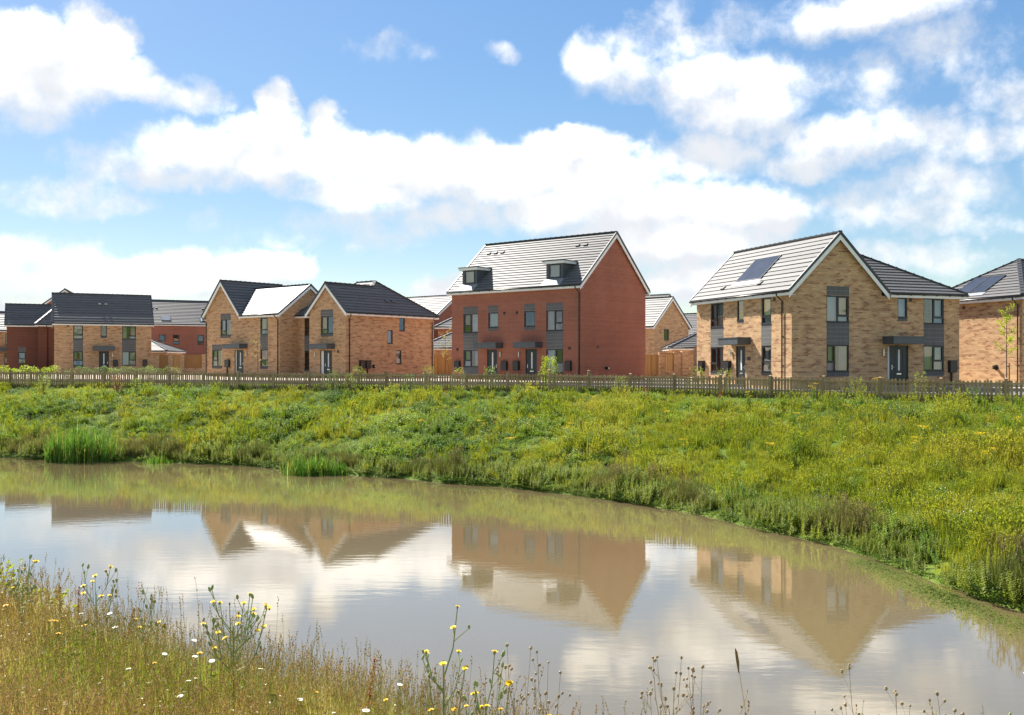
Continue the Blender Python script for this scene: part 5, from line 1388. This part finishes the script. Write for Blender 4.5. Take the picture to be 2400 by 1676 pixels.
for k, (x, y, h, lab) in enumerate(((.01, 3.9, .66, 'dry seeded stalk right beside the yellow plants in the centre'), (.13, 3.8, .67, 'dry forked seed stalk right of centre'), (.56, 3.7, .68, 'dry seed stalk, left one of three right of centre'), (.64, 3.7, .67, 'dry seed stalk, middle one of three right of centre'), (.72, 3.7, .63, 'dry seed stalk, right one of three right of centre'), (1.31, 3.6, .68, 'tall dry seed stalk below the buff gable reflection'), (1.45, 3.6, .58, 'lower dry seed stalk right of the tall one'), (1.66, 3.62, .58, 'dry seed stalk near the lower right corner'))):
    branching('dry_seed_stalk', x, y, h, .09, 5, 40 + k, lab, 'wildflower', G2, stem='stembrown', bud=seedbud_me, leaves=1, sub=3, thick=.0020)
def simple_flower(name, x, y, h, me, label, cat, group, seed):
    r = random.Random(seed); z = gz1(x, y) - .01; root = empty(name, (x, y, z), 0); tag(root, label, cat, group)
    t = Vector((r.uniform(-.04, .04), r.uniform(-.04, .04), h)); m = MB(); m.tube([(0, 0, 0), t * .5 + Vector((.01, 0, 0)), t - Vector((0, 0, .012))], [.002, .0018, .0015], 4); m.obj('stem', 'stemgreen', root)
    child('flower_head', me, root, t, (r.uniform(-.3, .2), r.uniform(-.25, .25)), r.uniform(.65, 1.2))
DAISY = DAISIES = [(-2.19, 5.37), (-2.28, 5.39), (-1.61, 4.87), (-1.56, 4.85), (-1.67, 4.68), (-1.46, 4.58), (-1.51, 4.37), (-1.6, 4.44), (-1.52, 4.46), (-1.43, 4.44), (-1.19, 4.44), (-1.53, 4.15), (-1.93, 4.15), (-1.73, 4.22), (-1.43, 4.19), (-2.3, 5.22), (-2.37, 5.32), (-2.75, 5.44), (-2.83, 5.59), (-0.77, 4.25), (-0.95, 4.15), (-1.0, 4.25), (-0.51, 4.17), (-0.39, 4.22), (-0.59, 3.87), (-0.4, 4.03), (0.3, 3.87), (-1.07, 4.31), (-1.81, 4.62)]
for k, (x, y) in enumerate(DAISIES[::2] + DAISIES[1:12:4]): simple_flower('daisy', x, y, .34 + .09 * ((k * 5) % 7) / 6, daisy_me, 'white daisy standing in the dry grass of the near bank', 'daisy', 'white daisies in the dry grass', 100 + k)
LOWY = [(-2.48, 5.24), (-2.45, 5.24), (-2.31, 5.12), (-2.31, 4.93), (-1.66, 4.51), (-1.51, 4.64), (-2.89, 5.57), (-0.53, 4.01), (-0.82, 4.08), (-0.24, 3.97), (-0.18, 3.96), (-0.16, 4.03), (-0.32, 3.87), (0.18, 3.9), (-0.05, 4.14)]
for k, (x, y) in enumerate(LOWY): simple_flower('hawkbit', x, y, .40, low_me, 'low orange-yellow flower head in the dry grass of the near bank', 'wildflower', 'low yellow flowers in the dry grass', 200 + k)
def dock(x, y, h, label, seed):
    r = np.random.RandomState(seed); root = empty('dock_spike', (x, y, gz1(x, y) - .02)); tag(root, label, 'dock', 'rusty dock spikes on the near bank')
    m = MB(); t = np.array([r.normal(0, .05), r.normal(0, .05), h]); m.tube([(0, 0, 0), t * .5, t], [.004, .003, .002], 5); m.obj('stem', 'stembrown', root)
    m = MB()
    for j in range(150):
        f = r.uniform(.3, 1); c = t * f + r.normal(0, .011 * (1.25 - f), 3); add_leaf(m, c, r.normal(0, 1, 3), np.array([0, 0, 1.]), .014, .005)
    m.obj('seed_cluster', 'rust', root)
dock(-.69, 4.3, .52, 'rust brown dock spike leaning left of the centre plants', 1); dock(-2.9, 6.2, .48, 'rust brown dock spike near the left picture edge', 2); dock(-2.3, 5.6, .40, 'rust brown dock spike left of the bushy budded plant', 3); dock(-2.72, 6.0, .46, 'rust brown dock spike between the leftmost yellow plants', 4)
# tall grass head
root = empty('grass_head', (.90, 3.7, gz1(.9, 3.7))); tag(root, 'single tall timothy grass head leaning left over the water', 'grass')
m = MB(); m.tube([(.06, 0, 0), (.02, 0, .35), (-.03, 0, .66)], [.002, .0016, .0012], 4); m.obj('stem', 'straw', root)
m = MB(); m.tube([(-.026, 0, .62), (-.03, 0, .66), (-.036, 0, .70), (-.04, 0, .715)], [.002, .006, .005, .001], 7); m.obj('seed_head', 'seed', root)

# ragwort on the far bank
RAG = [((0.8, 46.2), 'tall ragwort with yellow top just below the fence corner'), ((-4.1, 43.0), 'ragwort in the middle of the far bank left of centre'), ((-1.3, 40.9), 'ragwort low on the bank near the centre, left one'), ((0.9, 41.4), 'ragwort on the bank below the tall fence corner ragwort'), ((2.3, 38.7), 'ragwort on the golden grass right of centre'), ((6.4, 39.6), 'ragwort on the upper bank below the small buff gable'), ((10.0, 40.6), 'ragwort at the fence foot below the corner house door'), ((13.3, 31.1), 'upper ragwort of the close pair on the right bank'), ((12.7, 30.3), 'lower ragwort of the close pair on the right bank'), ((14.7, 30.0), 'ragwort on the right bank between the close pair and the edge'), ((16.5, 31.3), 'ragwort at the right picture edge below the fence'), ((8.7, 32.4), 'ragwort in the golden grass of the right bank'), ((10.5, 35.2), 'ragwort on the upper right bank below the gable'), ((15.2, 39.7), 'tall ragwort in front of the fence below the right door'), ((12.6, 40.0), 'ragwort against the fence below the front gable'), ((12.9, 37.0), 'ragwort below the fence under the gable window'), ((6.2, 34.6), 'ragwort low in the golden grass beside the water'), ((0.0, 38.1), 'ragwort above the waterside rushes near the centre'), ((14.1, 28.3), 'lowest ragwort on the right bank')]
def ragwort_tree(seed):
    r = np.random.RandomState(seed); st = MB(); hd = []; lf = MB()
    for k in range(4):
        a = r.uniform(0, 6.283); b = np.array([r.normal(0, .03), r.normal(0, .03), 0]); t = b + np.array([math.cos(a) * .10, math.sin(a) * .10, r.uniform(.62, .85)]); st.tube([b, t], [.008, .004], 4)
        for j in range(26):
            f = r.uniform(.05, .9); add_leaf(lf, b + (t - b) * f, np.array([r.normal(), r.normal(), .4]), np.array([0, 0, 1.]), .11 * (1.1 - .6 * f), .028)
        m = MB()
        for j in range(34):
            c = t + np.array([r.normal(0, .055), r.normal(0, .055), r.uniform(-.02, .03)]); add_leaf(m, c, np.array([r.normal(), r.normal(), .1]), np.array([0, 0, 1.]), .034, .014)
        hd.append(m)
    root = empty('ragwort', (0, 0, 0)); st.obj('stem', 'stemgreen', root); lf.obj('leaves', 'weed', root)
    for m in hd: m.obj('flower_cluster', 'yellow', root)
    return root
rag0 = [ragwort_tree(1), ragwort_tree(2)]; used = [False, False]
for k, ((x, y), lab) in enumerate(RAG):
    o = rag0[k % 2] if not used[k % 2] else copy_tree(rag0[k % 2]); used[k % 2] = True
    o.location = (x, y, gz1(x, y) - .02); o.rotation_euler = (0, 0, k * 1.7); s = .85 + .4 * ((k * 7) % 5) / 5 + (.35 if 'tall' in lab.split()[0] else 0); o.scale = (s, s, s); tag(o, lab, 'ragwort', 'yellow ragwort plants on the far bank')

# ------------------------------------------------------------------ shrubs, hedge, saplings
def shrub(name, x, y, z, rx, ry, h, n, leaf, mat, label, cat, seed, group=None):
    r = np.random.RandomState(seed); root = empty(name, (x, y, z)); tag(root, label, cat, group)
    m = MB()
    for _ in range(n):
        a = r.uniform(0, 6.283); f = r.uniform(.05, 1); q = math.sqrt(r.uniform(.1, 1)) * (math.sin(min(1, f * 1.25) * math.pi * .85) ** .6 + .1); bump = 1 + .22 * math.sin(a * 3 + seed) * math.cos(f * 7 + seed)
        c = np.array([math.cos(a) * q * rx * bump, math.sin(a) * q * ry * bump, f * h * (1 + .08 * math.sin(a * 5))]); d = np.array([math.cos(a) + r.normal(0, .5), math.sin(a) + r.normal(0, .5), r.uniform(-.3, .9)]); L = leaf * r.uniform(.7, 1.3); add_leaf(m, c, d, np.array([r.normal(0, .4), r.normal(0, .4), 1]), L, L * .34)
    m.obj('foliage', mat, root)
    m = MB()
    for k in range(5):
        a = k * 1.26; m.tube([(0, 0, -.1), (math.cos(a) * rx * .3, math.sin(a) * ry * .3, h * .45), (math.cos(a) * rx * .5, math.sin(a) * ry * .5, h * .75)], [.02, .014, .006], 5)
    m.obj('stems', 'bark', root)
    return root
shrub('garden_shrub', 2.15, 55.2, 0.0, .52, .5, 1.62, 1500, .085, 'yellowgreen', 'bright yellow-green round shrub in front of the red pair', 'shrub', 3)
def hedge(x0, y0, x1, y1, h, d, n, mat, label, seed):
    r = np.random.RandomState(seed); L = math.hypot(x1 - x0, y1 - y0); root = empty('hedge', (x0, y0, 0), math.atan2(y1 - y0, x1 - x0)); tag(root, label, 'hedge')
    m = MB()
    for _ in range(n):
        u = r.uniform(0, L); f = r.uniform(0, 1) ** .6; hh = h * (1 + .14 * math.sin(u * 3.1) + .09 * math.sin(u * 7.7)); o = r.uniform(-1, 1) * d * (.6 + .4 * f) * (1.05 - .3 * f ** 3); c = np.array([u, o, f * hh]); Lf = .085 * r.uniform(.7, 1.3); add_leaf(m, c, np.array([r.normal(), r.normal() + np.sign(o) * .5, r.uniform(-.1, 1)]), np.array([r.normal(0, .4), r.normal(0, .4), 1]), Lf, Lf * .36)
    m.obj('foliage', mat, root)
    m = MB()
    for k in range(int(L / .5)):
        u = .25 + k * .5; m.tube([(u, 0, -.1), (u + .05, .05, h * .8)], [.018, .008], 5)
    m.obj('stems', 'bark', root)
hedge(-37.8, 67.2, -31.0, 65.6, .98, .35, 4200, 'yellowgreen', 'low bright yellow-green hedge behind the fence at the left', 5)
hedge(-40.0, 88.0, -31.6, 88.3, .85, .35, 3800, 'weed_dark', 'low dark green hedge in front of the flat-fronted house', 6)
def sapling(x, y, h, label, seed, stake=True, crown=1.0, leaf='yellowgreen', n=520, branches=9, low=.42):
    r = np.random.RandomState(seed); root = empty('young_tree', (x, y, 0)); tag(root, label, 'tree', 'young trees by the houses')
    m = MB(); tr = [Vector((r.normal(0, .02) * t, r.normal(0, .02) * t, h * t)) for t in (-.03, .25, .5, .75, 1)]; m.tube(tr, [.034, .028, .022, .015, .006], 7)
    lf = MB()
    for k in range(branches):
        f = low + (.97 - low) * k / branches; i = min(3, int(f * 4)); b = tr[i].lerp(tr[i + 1], f * 4 - i); a = k * 2.4 + r.uniform(-.4, .4); L = crown * h * .26 * (1.15 - .8 * f) * r.uniform(.7, 1.2) + .1
        t = b + Vector((math.cos(a) * L, math.sin(a) * L, L * r.uniform(.55, 1.1))); m.tube([b, b.lerp(t, .5) + Vector((0, 0, -.02)), t], [.012, .008, .004], 5)
        for j in range(int(n / branches)):
            g = r.uniform(.25, 1.05); c = np.array(b.lerp(t, g)) + r.normal(0, .055, 3); add_leaf(lf, c, r.normal(0, 1, 3) + np.array([0, 0, .2]), np.array([r.normal(0, .4), r.normal(0, .4), 1]), .10 * r.uniform(.6, 1.2), .028)
    m.obj('trunk', 'bark', root); lf.obj('crown', leaf, root)
    if stake:
        m = MB(); m.tube([(.12, 0, -.2), (.12, 0, h * .34)], [.035, .035], 8); m.obj('stake', 'panelwood', root)
        m = MB(); m.box(.0, .13, -.02, .02, h * .30, h * .30 + .04); m.obj('tie', 'gutter', root)
sapling(22.15, 43.0, 3.95, 'staked young tree with yellow-green leaves at the right edge', 3, True, .5, n=620, branches=11)
sapling(-17.6, 66.5, 3.3, 'thin nearly bare young tree before the sunlit-roofed house', 4, False, .5, 'straw_green', 60, 6)
sapling(-5.0, 72.0, 3.9, 'thin young tree between the two middle houses', 5, True, .75, 'straw_green', 200, 9, .35)
# loose garden plants behind the fence that show over its top
GP = [(-26.0, 56.0, .9, 'weed', 'green garden plant behind the fence below the flat-fronted house'), (-23.2, 55.6, 1.0, 'herb', 'pale garden plant behind the fence left of the gabled houses'), (-21.0, 55.4, 1.15, 'herb', 'pale feathery garden plant beside the timber gate'), (-19.4, 55.0, 1.05, 'herb', 'pale garden plant at the left foot of the sunlit-roofed house'), (-8.6, 53.4, 1.15, 'weed', 'green garden plant before the long side wall'), (-4.6, 52.6, 1.15, 'herb', 'pale leafy plant right of the long side wall'), (-2.9, 52.2, 1.05, 'herb', 'leafy garden plant left of the red pair'), (-1.2, 52.0, 1.1, 'weed', 'leafy garden plant before the left door of the red pair'), (8.9, 46.2, 1.1, 'herb', 'pale leafy plant before the left end of the corner house'), (10.0, 45.3, 1.05, 'herb', 'pale leafy plant below the left windows of the corner house')]
for k, (x, y, h, mt, lab) in enumerate(GP): shrub('garden_plant', x * (1 + .003 * max(0, 1.93 - x)), y + max(0, 1.93 - x) * .183, -.02, .40, .35, h, 420, .075, mt, lab, 'plant', 20 + k, 'garden plants behind the picket fence')
# tall weeds standing against the fence on the bank side
TW = [(-25.5, 51.6, 1.0, 'weed', 'tall weed against the far left of the fence'), (-21.3, 51.2, 1.15, 'rust', 'rust coloured weed against the fence left of the gabled houses'), (-20.2, 51.0, .95, 'weed', 'green weed beside the rust coloured one'), (-9.4, 49.9, 1.15, 'weed', 'tall green weed with the fence behind, below the long side wall'), (-8.5, 49.8, 1.05, 'herb', 'pale weed right of the tall green one at the fence'), (-5.3, 49.4, 1.05, 'weed_dark', 'dark weed against the fence near the middle houses'), (14.2, 39.5, 1.05, 'herb', 'pale flowering weed against the right fence'), (16.2, 38.1, 1.25, 'herb', 'large pale bramble against the right fence'), (17.6, 36.6, .8, 'weed_dark', 'dark bramble at the foot of the right fence'), (5.2, 46.0, 1.0, 'herb', 'thin tall weed against the fence below the red pair gable')]
for k, (x, y, h, mt, lab) in enumerate([(q[0] * (1 + .003 * max(0, 1.93 - q[0])), q[1] + max(0, 1.93 - q[0]) * .183) + q[2:] for q in TW]): shrub('tall_weed', x, y, gz1(x, y) - .02, .34, .28, h, 420, .065, mt, lab, 'weed', 60 + k, 'tall weeds against the picket fence')

for k, (x, y, h, lab) in enumerate(((-3.85, 7.1, .56, 'leafy green weed clump at the left edge of the near bank'), (-3.5, 6.9, .42, 'smaller green weed clump beside the left edge clump'))):
    shrub('leafy_weed', x, y, gz1(x, y) - .02, .34, .30, h, 700, .045, 'grass', lab, 'weed', 90 + k, 'leafy weeds on the near bank')
